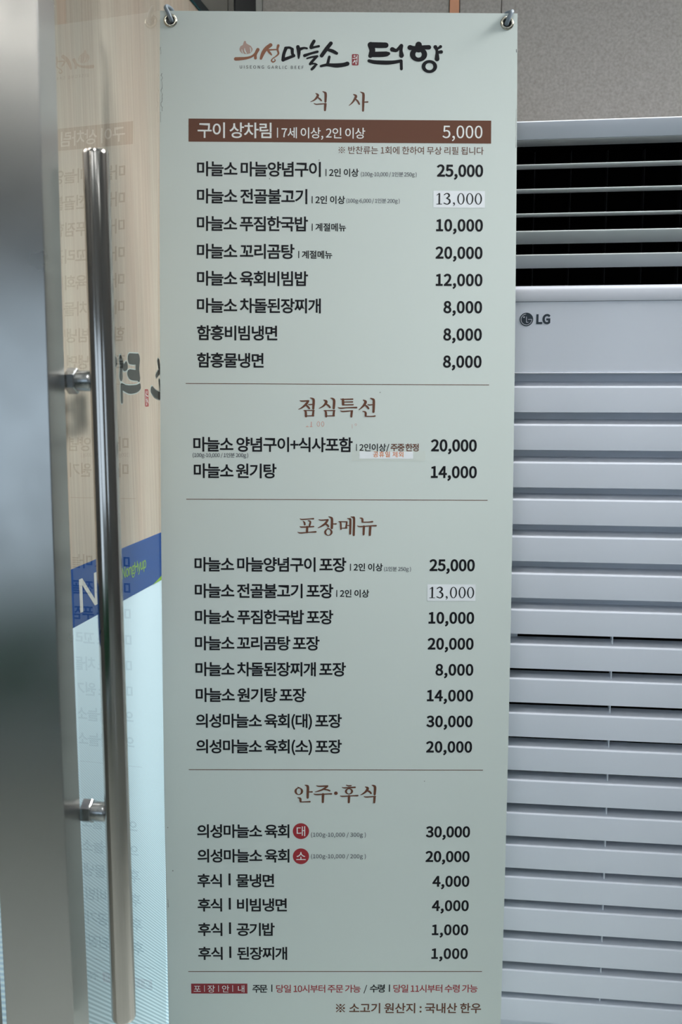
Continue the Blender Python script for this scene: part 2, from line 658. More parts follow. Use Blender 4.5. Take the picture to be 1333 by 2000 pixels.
HEAD['h3'] = [  # po jang me nyu
    [(120, 134, 8), (150, 145, 18), (270, 137, 16), (314, 135, 24)], [(166, 172, 12), (184, 190, 26), (190, 220, 26)], [(238, 164, 12), (270, 178, 26), (258, 238, 26)],
    [(120, 246, 8), (150, 257, 20), (318, 249, 20)], [(225, 255, 34), (222, 330, 34)], [(87, 331, 8), (130, 343, 20), (250, 333, 16), (350, 326, 24)],
    [(395, 147, 10), (430, 155, 18), (526, 148, 20)], [(520, 154, 30), (485, 205, 32), (430, 243, 22), (380, 268, 9)], [(490, 207, 18), (518, 228, 28), (532, 246, 26)],
    [(535, 103, 10), (566, 116, 26), (583, 142, 34), (581, 268, 36)], [(600, 209, 14), (643, 208, 20)], [(514, 270, 10), (545, 280, 18)], ('O', 532, 330, 61, 52, 31, 41),
    [(678, 175, 8), (706, 188, 26), (713, 284, 26)], [(685, 174, 12), (800, 178, 18)], [(797, 184, 24), (787, 266, 26)], [(722, 272, 12), (798, 268, 18)], [(795, 231, 14), (835, 231, 14)],
    [(804, 127, 8), (834, 136, 24), (849, 155, 32), (846, 350, 30)], [(854, 103, 8), (885, 113, 26), (902, 135, 34), (898, 370, 32)],
    [(985, 120, 10), (1014, 127, 24), (1023, 142, 30), (1023, 172, 30)], [(1020, 182, 16), (1120, 180, 18), (1168, 174, 24)],
    [(952, 234, 8), (985, 247, 18), (1130, 236, 16), (1220, 233, 24)], [(1045, 245, 34), (1041, 360, 30)], [(1137, 245, 36), (1131, 368, 32)]]
HEAD['h4'] = [  # anju . husik
    ('O', 168, 178, 60, 51, 29, 40), [(152, 119, 8), (178, 131, 16)], [(250, 92, 8), (280, 103, 28), (292, 128, 36), (289, 264, 32)], [(306, 187, 16), (350, 186, 20)],
    [(152, 266, 10), (178, 272, 22), (189, 284, 32), (191, 312, 30)], [(188, 325, 14), (270, 323, 16), (320, 321, 22)],
    [(411, 101, 10), (445, 109, 18), (562, 104, 20)], [(556, 110, 28), (500, 150, 24), (440, 174, 18), (390, 187, 7)], [(500, 150, 16), (560, 158, 20), (592, 171, 20)],
    [(373, 213, 8), (410, 222, 18), (560, 214, 16), (615, 213, 22)], [(500, 220, 36), (497, 326, 30)], ('O', 676, 204, 25, 24, 0, 0),
    [(818, 91, 10), (845, 102, 18), (883, 100, 18)], [(760, 121, 8), (795, 130, 16), (938, 122, 22)], ('O', 855, 178, 56, 42, 28, 31),
    [(734, 240, 8), (770, 247, 18), (900, 240, 16), (974, 237, 22)], [(856, 245, 36), (853, 328, 30)],
    [(1077, 116, 10), (1111, 135, 36), (1090, 175, 30), (1050, 208, 20), (1013, 227, 7)], [(1095, 166, 16), (1135, 181, 26), (1156, 204, 24)],
    [(1167, 92, 8), (1196, 103, 28), (1211, 127, 36), (1207, 218, 32)], [(1060, 247, 8), (1095, 256, 18), (1220, 247, 14)], [(1206, 255, 34), (1202, 328, 30)]]
LOGO_BROWN = [
    [(58, 246, 38), (100, 244, 36), (170, 236, 28), (225, 218, 22), (262, 185, 22), (290, 148, 30)], [(288, 145, 36), (264, 195, 30), (263, 236, 30)],
    [(420, 95, 40), (372, 135, 40), (340, 185, 38), (320, 240, 26)], [(385, 148, 22), (430, 146, 16), (492, 142, 14)], [(392, 155, 20), (412, 178, 24), (430, 200, 14)],
    [(500, 100, 28), (492, 140, 22), (502, 185, 20), (480, 212, 14), (442, 240, 12), (430, 262, 15), (446, 276, 16), (468, 262, 12), (462, 244, 8)]]
LOGO_DARK = [
    [(580, 128, 36), (558, 190, 34), (550, 254, 36)], [(575, 125, 28), (620, 122, 26), (646, 140, 30)], [(645, 138, 34), (648, 185, 32), (664, 206, 30)], [(556, 250, 36), (612, 228, 32), (664, 208, 30)],
    [(705, 112, 38), (714, 165, 38), (713, 225, 22), (711, 240, 8)], [(720, 140, 36), (765, 124, 24), (798, 128, 22)],
    [(872, 50, 34), (850, 90, 36), (842, 118, 38)], [(842, 122, 30), (885, 112, 24), (922, 104, 26)], [(775, 205, 34), (840, 182, 26), (908, 163, 28)],
    [(800, 235, 18), (850, 220, 20), (905, 212, 26)], [(895, 222, 26), (855, 265, 30), (832, 295, 28)], [(835, 294, 22), (880, 290, 18), (905, 300, 14)], [(890, 305, 26), (868, 332, 30), (850, 350, 28)],
    [(1048, 72, 40), (1000, 135, 42), (952, 205, 40)], [(1010, 138, 28), (1065, 155, 38), (1108, 178, 32)], [(1032, 216, 28), (1015, 290, 32)],
    [(945, 316, 26), (1010, 302, 32), (1100, 308, 46), (1180, 300, 44), (1220, 288, 46)]]
LOGO_NAME = [
    [(292, 118, 74), (400, 121, 78), (492, 121, 74)], [(298, 120, 84), (318, 190, 78), (305, 240, 70), (292, 264, 56)], [(312, 245, 72), (440, 242, 74), (505, 236, 66), (528, 232, 46)],
    [(577, 176, 62), (628, 190, 44), (660, 162, 40), (695, 125, 48)], [(697, 128, 46), (690, 190, 44), (697, 250, 62), (696, 258, 60)],
    [(276, 330, 44), (350, 346, 52), (500, 352, 56), (600, 345, 48), (692, 328, 42)], [(694, 330, 40), (697, 434, 38)],
    [(920, 112, 84), (920, 160, 110)], [(808, 150, 68), (870, 155, 52), (985, 146, 56), (1054, 145, 60)], ('O', 919, 240, 113, 97, 42, 43),
    [(1138, 140, 52), (1158, 190, 36), (1160, 290, 62), (1160, 298, 64)], [(1165, 165, 26), (1205, 135, 42)], [(1170, 210, 34), (1214, 205, 48)], ('O', 1061, 400, 101, 87, 51, 48)]
SEAL_MARK = [('O', 87, 268, 12, 12, 6, 6), [(64, 302, 8), (96, 297, 9), (118, 282, 6)], [(122, 258, 8), (119, 312, 9)],
             [(92, 322, 9), (68, 360, 9)], [(86, 338, 8), (102, 352, 7)], [(96, 336, 6), (117, 328, 6)], [(121, 320, 8), (119, 352, 7)], ('O', 108, 369, 11, 10, 5, 5)]
NUM13 = [[(830, 320, 15), (829, 412, 15)], [(806, 415, 6), (852, 415, 6)], [(807, 333, 5), (829, 317, 9)],
         [(874, 328, 9), (896, 316, 9), (915, 324, 15), (917, 343, 15), (895, 360, 8)], [(894, 360, 7), (920, 374, 15), (924, 398, 16), (903, 416, 9), (873, 406, 10)],
         [(962, 406, 16), (968, 417, 9), (957, 431, 4)], ('O', 1026, 365, 33, 53, 20, 47), ('O', 1106, 365, 33, 53, 20, 47), ('O', 1184, 365, 33, 53, 20, 47)]
GLYPHS = {"(":[338,[[[239,-196],[295,-171,209,-29,168,141],[168,311,168,480,209,649],[295,792],[239,818,147,668,92,507],[92,311,92,114,147,-47]]]],
")":[338,[[[99,-196,191,-47,246,114],[246,311,246,507,191,668],[99,818],[42,792,128,649,171,480],[171,311,171,141,128,-29],[42,-171]]]],
"+":[555,[[[241,116],[314,116],[314,335],[518,335],[518,403],[314,403],[314,622],[241,622],[241,403],[38,403],[38,335],[241,335]]]],
",":[278,[[[75,-190,165,-152,221,-77],[221,19,221,86,192,126],[144,126,107,126,75,102],[75,62,75,22,106,-2],[142,-2],[153,-1,152,-61,115,-109],[53,-136]]]],
"-":[347,[[[46,245],[302,245],[302,315],[46,315]]]],
"/":[392,[[[11,-179],[78,-179],[377,794],[311,794]]]],
"0":[555,[[[278,-13,417,-13,506,113],[506,369,506,623,417,746],[278,746,138,746,50,623],[50,369,50,113,138,-13]],[[278,61,195,61,138,154],[138,369,138,583,195,674],[278,674,361,674,418,583],[418,369,418,154,361,61]]]],
"1":[555,[[[88,0],[490,0],[490,76],[343,76],[343,733],[273,733,233,710,186,693],[121,681],[121,623],[252,623],[252,76],[88,76]]]],
"2":[555,[[[44,0],[505,0],[505,79],[302,79,265,79,220,75],[182,72,354,235,470,384],[470,531,470,661,387,746],[256,746,163,746,99,704],[40,639],[93,587,134,636,185,672],[245,672,336,672,380,611],[380,527,380,401,274,255],[44,54]]]],
"3":[555,[[[263,-13,394,-13,499,65],[499,196,499,297,430,361],[344,382],[344,387,422,414,474,474],[474,563,474,679,384,746],[260,746,176,746,111,709],[56,659],[105,601,147,643,198,672],[257,672,334,672,381,626],[381,556,381,477,330,416],[178,416],[178,346,348,346,406,288],[406,199,406,115,345,63],[257,63,174,63,119,103],[76,147],[29,88,77,35,149,-13]]]],
"4":[555,[[[340,0],[426,0],[426,202],[524,202],[524,275],[426,275],[426,733],[325,733],[20,262],[20,202],[340,202]],[[340,275],[115,275],[282,525],[340,632]]]],
"5":[555,[[[262,-13,385,-13,502,78],[502,238,502,400,402,472],[281,472,237,472,204,461],[171,443],[190,655],[466,655],[466,733],[110,733],[86,391],[135,360,177,388,208,403],[257,403,349,403,409,341],[409,236,409,129,340,63],[253,63,168,63,114,102],[73,144],[27,84,77,35,147,-13]]]],
"6":[555,[[[301,-13,415,-13,512,83],[512,225,512,379,432,455],[308,455,251,455,187,422],[142,367,146,594,229,671],[331,671,375,671,419,649],[447,615],[499,671,458,715,403,746],[327,746,185,746,56,637],[56,350,56,108,161,-13]],[[144,294,192,362,248,387],[293,387,382,387,425,324],[425,225,425,125,371,59],[301,59,209,59,154,142]]]],
"7":[555,[[[198,0],[293,0,305,287,336,458],[508,678],[508,733],[49,733],[49,655],[405,655,261,455,211,278]]]],
"8":[555,[[[280,-13,417,-13,509,70],[509,176,509,277,450,332],[386,369],[386,374,429,408,483,474],[483,551,483,664,407,744],[282,744,168,744,81,669],[81,558,81,481,127,426],[180,389],[180,385,113,349,46,280],[46,182,46,69,144,-13]],[[330,398,243,432,164,471],[164,558,164,629,213,676],[281,676,359,676,405,619],[405,546,405,492,379,442]],[[281,55,193,55,127,112],[127,190,127,260,169,318],[228,356,332,314,422,278],[422,179,422,106,366,55]]]],
"9":[555,[[[235,-13,372,-13,501,101],[501,398,501,631,395,746],[254,746,140,746,44,651],[44,508,44,357,124,278],[246,278,307,278,370,313],[415,367,408,140,326,63],[232,63,184,63,140,84],[108,119],[58,62,99,19,155,-13]],[[414,444,365,374,310,346],[261,346,174,346,130,410],[130,508,130,609,184,675],[255,675,348,675,404,595]]]],
":":[278,[[[139,390,175,390,205,418],[205,460,205,501,175,530],[139,530,102,530,73,501],[73,460,73,418,102,390]],[[139,-13,175,-13,205,15],[205,56,205,98,175,126],[139,126,102,126,73,98],[73,56,73,15,102,-13]]]],
"A":[608,[[[4,0],[97,0],[168,224],[436,224],[506,0],[604,0],[355,733],[252,733]],[[191,297],[227,410,253,493,277,572],[300,658],[304,658,328,573,351,493],[378,410],[413,297]]]],
"B":[657,[[[101,0],[334,0,498,0,612,71],[612,215,612,315,550,373],[463,390],[463,395,532,417,570,481],[570,554,570,683,466,733],[318,733],[101,733]],[[193,422],[193,660],[306,660,421,660,479,628],[479,542,479,467,428,422],[302,422]],[[193,74],[193,350],[321,350,450,350,521,309],[521,218,521,119,447,74],[321,74]]]],
"C":[638,[[[377,-13,472,-13,544,25],[602,92],[551,151,504,99,451,68],[381,68,241,68,153,184],[153,369,153,552,246,665],[384,665,447,665,495,637],[534,596],[584,656,542,703,472,746],[383,746,197,746,58,603],[58,366,58,128,194,-13]]]],
"E":[589,[[[101,0],[534,0],[534,79],[193,79],[193,346],[471,346],[471,425],[193,425],[193,655],[523,655],[523,733],[101,733]]]],
"F":[552,[[[101,0],[193,0],[193,329],[473,329],[473,407],[193,407],[193,655],[523,655],[523,733],[101,733]]]],
"G":[689,[[[389,-13,487,-13,568,23],[615,72],[615,380],[374,380],[374,303],[530,303],[530,111,501,84,450,68],[398,68,241,68,153,184],[153,369,153,552,249,665],[397,665,470,665,518,634],[555,596],[605,656,563,700,496,746],[394,746,200,746,58,603],[58,366,58,128,196,-13]]]],
"H":[728,[[[101,0],[193,0],[193,346],[535,346],[535,0],[628,0],[628,733],[535,733],[535,426],[193,426],[193,733],[101,733]]]],
"I":[293,[[[101,0],[193,0],[193,733],[101,733]]]],
"L":[543,[[[101,0],[514,0],[514,79],[193,79],[193,733],[101,733]]]],
"N":[723,[[[101,0],[188,0],[188,385,188,462,181,540],[177,614],[181,614],[260,463],[527,0],[622,0],[622,733],[534,733],[534,352,534,276,541,193],[547,120],[542,120],[463,271],[195,733],[101,733]]]],
"O":[742,[[[371,-13,555,-13,684,134],[684,369,684,604,555,746],[371,746,187,746,58,604],[58,369,58,134,187,-13]],[[371,68,239,68,153,186],[153,369,153,552,239,665],[371,665,503,665,589,552],[589,369,589,186,503,68]]]],
"R":[635,[[[193,385],[193,658],[316,658,431,658,494,624],[494,528,494,432,431,385],[316,385]],[[503,0],[607,0],[421,321,520,345,586,413],[586,528,586,680,479,733],[330,733],[101,733],[101,0],[193,0],[193,311],[325,311]]]],
"S":[596,[[[304,-13,457,-13,553,79],[553,195,553,304,487,354],[402,391],[298,436,241,460,176,487],[176,559,176,624,230,665],[313,665,381,665,435,639],[480,597],[528,656,477,709,400,746],[313,746,180,746,82,665],[82,552,82,445,163,393],[231,364],[336,318,406,287,459,263],[459,187,459,116,402,68],[305,68,229,68,155,104],[103,159],[48,95,111,29,200,-13]]]],
"U":[721,[[[361,-13,510,-13,624,67],[624,302],[624,733],[535,733],[535,300,535,124,458,68],[361,68,265,68,190,124],[190,300],[190,733],[98,733],[98,302,98,67,211,-13]]]],
"g":[564,[[[275,-250,443,-250,550,-163],[550,-62,550,28,486,67],[361,67],[254,67,181,67,159,92],[159,126,159,156,174,174],[194,191,218,179,248,172],[274,172,386,172,473,245],[473,361,473,408,455,448],[429,473],[540,473],[540,543],[351,543,332,551,305,557],[274,557,165,557,71,482],[71,363,71,298,106,245],[142,217],[142,213,113,193,82,157],[82,112,82,69,103,40],[131,23],[131,18,80,-13,51,-58],[51,-105,51,-198,143,-250]],[[274,234,212,234,159,284],[159,363,159,443,211,490],[274,490,339,490,390,443],[390,363,390,284,337,234]],[[288,-187,189,-187,131,-150],[131,-92,131,-61,147,-28],[186,0,210,-6,236,-8],[256,-8],[350,-8,422,-8,460,-26],[460,-77,460,-133,393,-187]]]],
"n":[610,[[[92,0],[184,0],[184,394,238,449,276,477],[332,477,404,477,435,434],[435,332],[435,0],[526,0],[526,344,526,482,474,557],[360,557,286,557,229,516],[178,464],[176,464],[167,543],[92,543]]]],
"o":[606,[[[303,-13,436,-13,554,91],[554,271,554,452,436,557],[303,557,170,557,52,452],[52,271,52,91,170,-13]],[[303,63,209,63,146,146],[146,271,146,396,209,480],[303,480,397,480,461,396],[461,271,461,146,397,63]]]],
"p":[620,[[[92,-229],[184,-229],[184,-45],[181,50,230,9,282,-13],[331,-13,455,-13,567,94],[567,280,567,448,491,557],[351,557,288,557,227,521],[178,480],[176,480],[167,543],[92,543]],[[316,64,280,64,232,78],[184,120],[184,406,236,454,283,480],[328,480,432,480,472,400],[472,279,472,145,406,64]]]],
"u":[607,[[[251,-13,325,-13,379,26],[430,85],[433,85],[440,0],[516,0],[516,543],[425,543],[425,158,373,94,334,66],[278,66,206,66,176,109],[176,210],[176,543],[84,543],[84,199,84,60,136,-13]]]],
"y":[521,[[[101,-234,209,-234,266,-152],[304,-46],[508,543],[419,543],[321,242],[277,88],[272,88],[218,242],[108,543],[13,543],[231,-1],[219,-42,196,-109,158,-159],[97,-159,82,-159,66,-154],[55,-150],[37,-223,54,-230,76,-234]]]],
"·":[1000,[[[500,486,441,486,394,439],[394,380,394,321,441,274],[500,274,559,274,606,321],[606,380,606,439,559,486]]]],
"※":[1000,[[[500,590,541,590,575,624],[575,665,575,706,541,740],[500,740,459,740,425,706],[425,665,425,624,459,590]],[[500,409],[170,739],[141,710],[471,380],[140,49],[169,20],[500,351],[830,21],[859,50],[529,380],[859,710],[830,739]],[[290,380,290,421,256,455],[215,455,174,455,140,421],[140,380,140,339,174,305],[215,305,256,305,290,339]],[[710,380,710,339,744,305],[785,305,826,305,860,339],[860,380,860,421,826,455],[785,455,744,455,710,421]],[[500,170,459,170,425,136],[425,95,425,54,459,20],[500,20,541,20,575,54],[575,95,575,136,541,170]]]],
"가":[920,[[[662,827],[662,-77],[745,-77],[745,391],[889,391],[889,460],[745,460],[745,827]],[[97,730],[97,661],[429,661,410,447,285,274],[55,158],[101,94,394,240,512,473],[512,730]]]],
"개":[920,[[[536,803],[536,-33],[614,-33],[614,395],[736,395],[736,-78],[816,-78],[816,827],[736,827],[736,463],[614,463],[614,803]],[[85,710],[85,642],[355,642,342,455,258,291],[50,175],[98,116,356,262,436,478],[436,710]]]],
"계":[920,[[[739,827],[739,-78],[818,-78],[818,827]],[[89,712],[89,644],[354,644,339,455,243,293],[49,177],[98,117,268,219,366,355],[409,508],[557,508],[557,349],[394,349],[394,281],[557,281],[557,-32],[636,-32],[636,803],[557,803],[557,576],[424,576,432,620,436,666],[436,712]]]],
"고":[920,[[[137,736],[137,668],[687,668],[687,647,687,538,687,411],[653,238],[737,228,770,411,770,535],[770,647],[770,736]],[[368,441],[368,118],[50,118],[50,49],[867,49],[867,118],[450,118],[450,441]]]],
"골":[920,[[[147,790],[147,723],[681,723,681,668,680,607],[664,525],[746,517,763,605,763,674],[763,732],[763,790]],[[386,623],[386,466],[51,466],[51,400],[866,400],[866,466],[468,466],[468,623]],[[149,-1],[149,-67],[789,-67],[789,-1],[231,-1],[231,100],[766,100],[766,317],[147,317],[147,250],[684,250],[684,160],[149,160]]]],
"곰":[920,[[[150,253],[150,-66],[765,-66],[765,253]],[[684,187],[684,2],[231,2],[231,187]],[[147,786],[147,720],[681,720],[681,711,681,640,681,573],[657,481],[739,472,763,565,763,638],[763,711],[763,786]],[[386,594],[386,420],[51,420],[51,353],[866,353],[866,420],[468,420],[468,594]]]],
"공":[920,[[[455,256,263,256,141,194],[141,89,141,-14,263,-76],[455,-76,648,-76,770,-14],[770,89,770,194,648,256]],[[455,192,597,192,688,153],[688,89,688,27,597,-11],[455,-11,314,-11,223,27],[223,89,223,153,314,192]],[[147,781],[147,714],[681,714],[681,705,681,634,681,567],[657,474],[738,465,763,558,763,632],[763,705],[763,781]],[[386,580],[386,406],[51,406],[51,338],[866,338],[866,406],[468,406],[468,580]]]],
"구":[920,[[[50,380],[50,311],[415,311],[415,-79],[498,-79],[498,311],[867,311],[867,380],[735,380,760,510,760,604],[760,689],[760,768],[152,768],[152,701],[678,701],[678,689,678,605,678,509],[650,380]]]],
"국":[920,[[[135,228],[135,161],[686,161],[686,-78],[769,-78],[769,228],[500,228],[500,393],[870,393],[870,461],[741,461,764,568,764,650],[764,718],[764,784],[154,784],[154,716],[682,716,682,648,682,569],[658,461],[50,461],[50,393],[417,393],[417,228]]]],
"기":[920,[[[709,827],[709,-78],[792,-78],[792,827]],[[103,729],[103,662],[442,662,425,446,303,274],[61,158],[105,91,408,238,526,468],[526,729]]]],
"꼬":[920,[[[113,735],[113,667],[313,667,312,588,304,458],[252,281],[335,268,395,490,395,632],[395,703],[395,735]],[[435,414],[435,123],[50,123],[50,54],[867,54],[867,123],[517,123],[517,414]],[[467,735],[467,667],[692,667,692,579,691,454],[656,281],[739,270,775,458,774,583],[774,673],[774,735]]]],
"내":[920,[[[531,807],[531,-31],[609,-31],[609,390],[736,390],[736,-78],[816,-78],[816,827],[736,827],[736,459],[609,459],[609,807]],[[94,229],[94,156],[151,156,249,156,352,162],[476,185],[466,258,359,236,264,230],[177,229],[177,718],[94,718]]]],
"냉":[920,[[[515,265,329,265,213,201],[213,94,213,-12,329,-76],[515,-76,700,-76,817,-12],[817,94,817,201,700,265]],[[515,199,650,199,734,160],[734,94,734,29,650,-10],[515,-10,380,-10,295,29],[295,94,295,160,380,199]],[[530,809],[530,312],[608,312],[608,522],[733,522],[733,279],[812,279],[812,826],[733,826],[733,591],[608,591],[608,809]],[[94,430],[94,361],[152,361,259,361,357,366],[477,389],[468,458,361,437,271,431],[177,430],[177,754],[94,754]]]],
"념":[920,[[[213,254],[213,-66],[794,-66],[794,254]],[[712,187],[712,2],[294,2],[294,187]],[[104,404],[104,335],[171,335,321,335,434,341],[564,367],[554,434,433,411,325,404],[187,404],[187,782],[104,782]],[[457,566],[457,501],[711,501],[711,295],[794,295],[794,827],[711,827],[711,726],[457,726],[457,661],[711,661],[711,566]]]],
"뉴":[920,[[[154,781],[154,454],[771,454],[771,522],[237,522],[237,781]],[[50,324],[50,256],[261,256],[261,-78],[344,-78],[344,256],[573,256],[573,-78],[656,-78],[656,256],[867,256],[867,324]]]],
"는":[920,[[[49,366],[49,299],[869,299],[869,366]],[[160,794],[160,488],[775,488],[775,555],[242,555],[242,794]],[[154,208],[154,-56],[780,-56],[780,12],[237,12],[237,208]]]],
"늘":[920,[[[49,456],[49,388],[869,388],[869,456]],[[160,813],[160,544],[773,544],[773,612],[241,612],[241,813]],[[153,0],[153,-66],[796,-66],[796,0],[236,0],[236,95],[765,95],[765,308],[151,308],[151,243],[683,243],[683,157],[153,157]]]],
"능":[920,[[[50,403],[50,335],[868,335],[868,403]],[[458,255,265,255,148,195],[148,90,148,-14,265,-74],[458,-74,651,-74,767,-14],[767,90,767,195,651,255]],[[458,189,599,189,684,154],[684,90,684,28,599,-9],[458,-9,316,-9,232,28],[232,90,232,154,316,189]],[[161,809],[161,508],[774,508],[774,576],[243,576],[243,809]]]],
"니":[920,[[[708,827],[708,-78],[790,-78],[790,827]],[[107,227],[107,155],[181,155,324,155,467,166],[625,199],[614,269,465,239,325,227],[189,227],[189,738],[107,738]]]],
"다":[920,[[[662,827],[662,-79],[745,-79],[745,401],[893,401],[893,470],[745,470],[745,827]],[[89,739],[89,147],[160,147,330,147,448,152],[588,177],[578,248,446,224,331,217],[171,217],[171,671],[508,671],[508,739]]]],
"당":[920,[[[464,270,280,270,166,206],[166,97,166,-12,280,-76],[464,-76,647,-76,760,-12],[760,97,760,206,647,270]],[[464,203,597,203,680,164],[680,97,680,31,597,-9],[464,-9,330,-9,247,31],[247,97,247,164,330,203]],[[669,827],[669,289],[753,289],[753,523],[885,523],[885,592],[753,592],[753,827]],[[90,758],[90,361],[160,361,351,361,459,366],[583,391],[574,459,456,435,353,429],[172,429],[172,690],[489,690],[489,758]]]],
"대":[920,[[[533,807],[533,-31],[610,-31],[610,396],[738,396],[738,-78],[817,-78],[817,827],[738,827],[738,464],[610,464],[610,807]],[[82,717],[82,145],[141,145,277,145,368,149],[476,172],[468,241,370,220,285,216],[165,215],[165,649],[418,649],[418,717]]]],
"돌":[920,[[[50,434],[50,367],[867,367],[867,434],[500,434],[500,520],[770,520],[770,587],[241,587],[241,724],[761,724],[761,792],[159,792],[159,520],[417,520],[417,434]],[[151,-2],[151,-67],[789,-67],[789,-2],[232,-2],[232,88],[762,88],[762,291],[149,291],[149,228],[681,228],[681,148],[151,148]]]],
"된":[920,[[[707,826],[707,150],[790,150],[790,826]],[[66,264,235,264,448,270],[640,297],[634,358,557,349,475,344],[392,340],[392,464],[571,464],[571,531],[218,531],[218,700],[564,700],[564,768],[135,768],[135,464],[309,464],[309,336,220,334,132,332],[54,332]],[[205,195],[205,-58],[820,-58],[820,10],[288,10],[288,195]]]],
"됩":[920,[[[708,826],[708,306],[791,306],[791,826]],[[199,265],[199,-66],[791,-66],[791,265],[710,265],[710,170],[281,170],[281,265]],[[281,106],[710,106],[710,2],[281,2]],[[134,782],[134,496],[308,496],[308,398,217,395,129,395],[53,395],[65,327,227,328,444,331],[640,365],[635,424,557,413,474,406],[391,402],[391,496],[568,496],[568,562],[217,562],[217,714],[560,714],[560,782]]]],
"령":[920,[[[497,251,309,251,195,190],[195,84,195,-22,309,-83],[497,-83,684,-83,798,-22],[798,84,798,190,684,251]],[[497,186,633,186,716,149],[716,84,716,19,633,-18],[497,-18,360,-18,278,19],[278,84,278,149,360,186]],[[86,776],[86,708],[393,708],[393,586],[88,586],[88,317],[152,317,333,317,424,320],[535,339],[527,407,423,389,336,385],[170,385],[170,521],[475,521],[475,776]],[[536,501],[536,433],[711,433],[711,268],[794,268],[794,826],[711,826],[711,685],[536,685],[536,617],[711,617],[711,501]]]],
"류":[920,[[[49,288],[49,221],[262,221],[262,-78],[345,-78],[345,221],[573,221],[573,-78],[656,-78],[656,221],[869,221],[869,288]],[[150,448],[150,380],[790,380],[790,448],[233,448],[233,559],[770,559],[770,792],[147,792],[147,724],[686,724],[686,622],[150,622]]]],
"리":[920,[[[709,827],[709,-79],[791,-79],[791,827]],[[100,743],[100,675],[434,675],[434,487],[102,487],[102,140],[177,140,333,140,469,146],[632,173],[624,241,466,216,334,209],[186,209],[186,420],[518,420],[518,743]]]],
"림":[920,[[[708,826],[708,290],[791,290],[791,826]],[[207,241],[207,-66],[791,-66],[791,241]],[[710,174],[710,2],[288,2],[288,174]],[[95,772],[95,705],[424,705],[424,590],[97,590],[97,333],[170,333,337,333,460,338],[609,362],[599,430,456,406,338,402],[178,402],[178,525],[505,525],[505,772]]]],
"마":[920,[[[86,736],[86,152],[501,152],[501,736]],[[419,670],[419,219],[167,219],[167,670]],[[662,827],[662,-78],[745,-78],[745,396],[893,396],[893,466],[745,466],[745,827]]]],
"메":[920,[[[349,656],[349,231],[160,231],[160,656]],[[739,827],[739,-78],[819,-78],[819,827]],[[559,808],[559,486],[427,486],[427,722],[82,722],[82,165],[427,165],[427,418],[559,418],[559,-32],[638,-32],[638,808]]]],
"면":[920,[[[423,681],[423,391],[173,391],[173,681]],[[504,599],[711,599],[711,474],[504,474]],[[711,826],[711,668],[504,668],[504,748],[92,748],[92,325],[504,325],[504,406],[711,406],[711,166],[794,166],[794,826]],[[213,225],[213,-58],[815,-58],[815,10],[296,10],[296,225]]]],
"무":[920,[[[154,777],[154,424],[764,424],[764,777]],[[682,710],[682,490],[235,490],[235,710]],[[49,302],[49,234],[416,234],[416,-77],[498,-77],[498,234],[869,234],[869,302]]]],
"문":[920,[[[155,784],[155,467],[762,467],[762,784]],[[681,718],[681,533],[236,533],[236,718]],[[49,365],[49,297],[424,297],[424,114],[506,114],[506,297],[869,297],[869,365]],[[153,201],[153,-58],[778,-58],[778,10],[236,10],[236,201]]]],
"물":[920,[[[156,797],[156,521],[761,521],[761,797]],[[679,731],[679,587],[237,587],[237,731]],[[151,-3],[151,-68],[789,-68],[789,-3],[232,-3],[232,87],[762,87],[762,291],[499,291],[499,379],[867,379],[867,446],[50,446],[50,379],[416,379],[416,291],[149,291],[149,227],[681,227],[681,148],[151,148]]]],
"반":[920,[[[87,761],[87,314],[506,314],[506,761],[424,761],[424,610],[169,610],[169,761]],[[169,545],[424,545],[424,381],[169,381]],[[669,826],[669,162],[752,162],[752,484],[885,484],[885,553],[752,553],[752,826]],[[189,226],[189,-58],[792,-58],[792,10],[271,10],[271,226]]]],
"밥":[920,[[[87,781],[87,370],[506,370],[506,781],[424,781],[424,649],[169,649],[169,781]],[[169,583],[424,583],[424,437],[169,437]],[[182,288],[182,-66],[752,-66],[752,288],[669,288],[669,180],[264,180],[264,288]],[[264,114],[669,114],[669,2],[264,2]],[[669,827],[669,330],[752,330],[752,549],[885,549],[885,619],[752,619],[752,827]]]],
"부":[920,[[[153,790],[153,399],[765,399],[765,790],[682,790],[682,666],[235,666],[235,790]],[[235,599],[682,599],[682,467],[235,467]],[[49,291],[49,224],[416,224],[416,-78],[498,-78],[498,224],[869,224],[869,291]]]],
"분":[920,[[[158,798],[158,436],[760,436],[760,798],[678,798],[678,683],[240,683],[240,798]],[[240,619],[678,619],[678,503],[240,503]],[[49,349],[49,282],[424,282],[424,107],[506,107],[506,282],[869,282],[869,349]],[[153,188],[153,-58],[778,-58],[778,10],[235,10],[235,188]]]],
"불":[920,[[[158,813],[158,514],[760,514],[760,813],[678,813],[678,728],[240,728],[240,813]],[[240,665],[678,665],[678,579],[240,579]],[[151,-3],[151,-68],[789,-68],[789,-3],[232,-3],[232,84],[762,84],[762,286],[499,286],[499,373],[867,373],[867,441],[50,441],[50,373],[416,373],[416,286],[149,286],[149,223],[681,223],[681,144],[151,144]]]],
"비":[920,[[[707,827],[707,-79],[790,-79],[790,827]],[[101,750],[101,139],[527,139],[527,750],[445,750],[445,512],[184,512],[184,750]],[[184,446],[445,446],[445,208],[184,208]]]],
"빔":[920,[[[97,780],[97,360],[520,360],[520,780],[438,780],[438,642],[179,642],[179,780]],[[179,575],[438,575],[438,427],[179,427]],[[708,826],[708,300],[791,300],[791,826]],[[207,251],[207,-65],[791,-65],[791,251]],[[710,185],[710,3],[288,3],[288,185]]]],
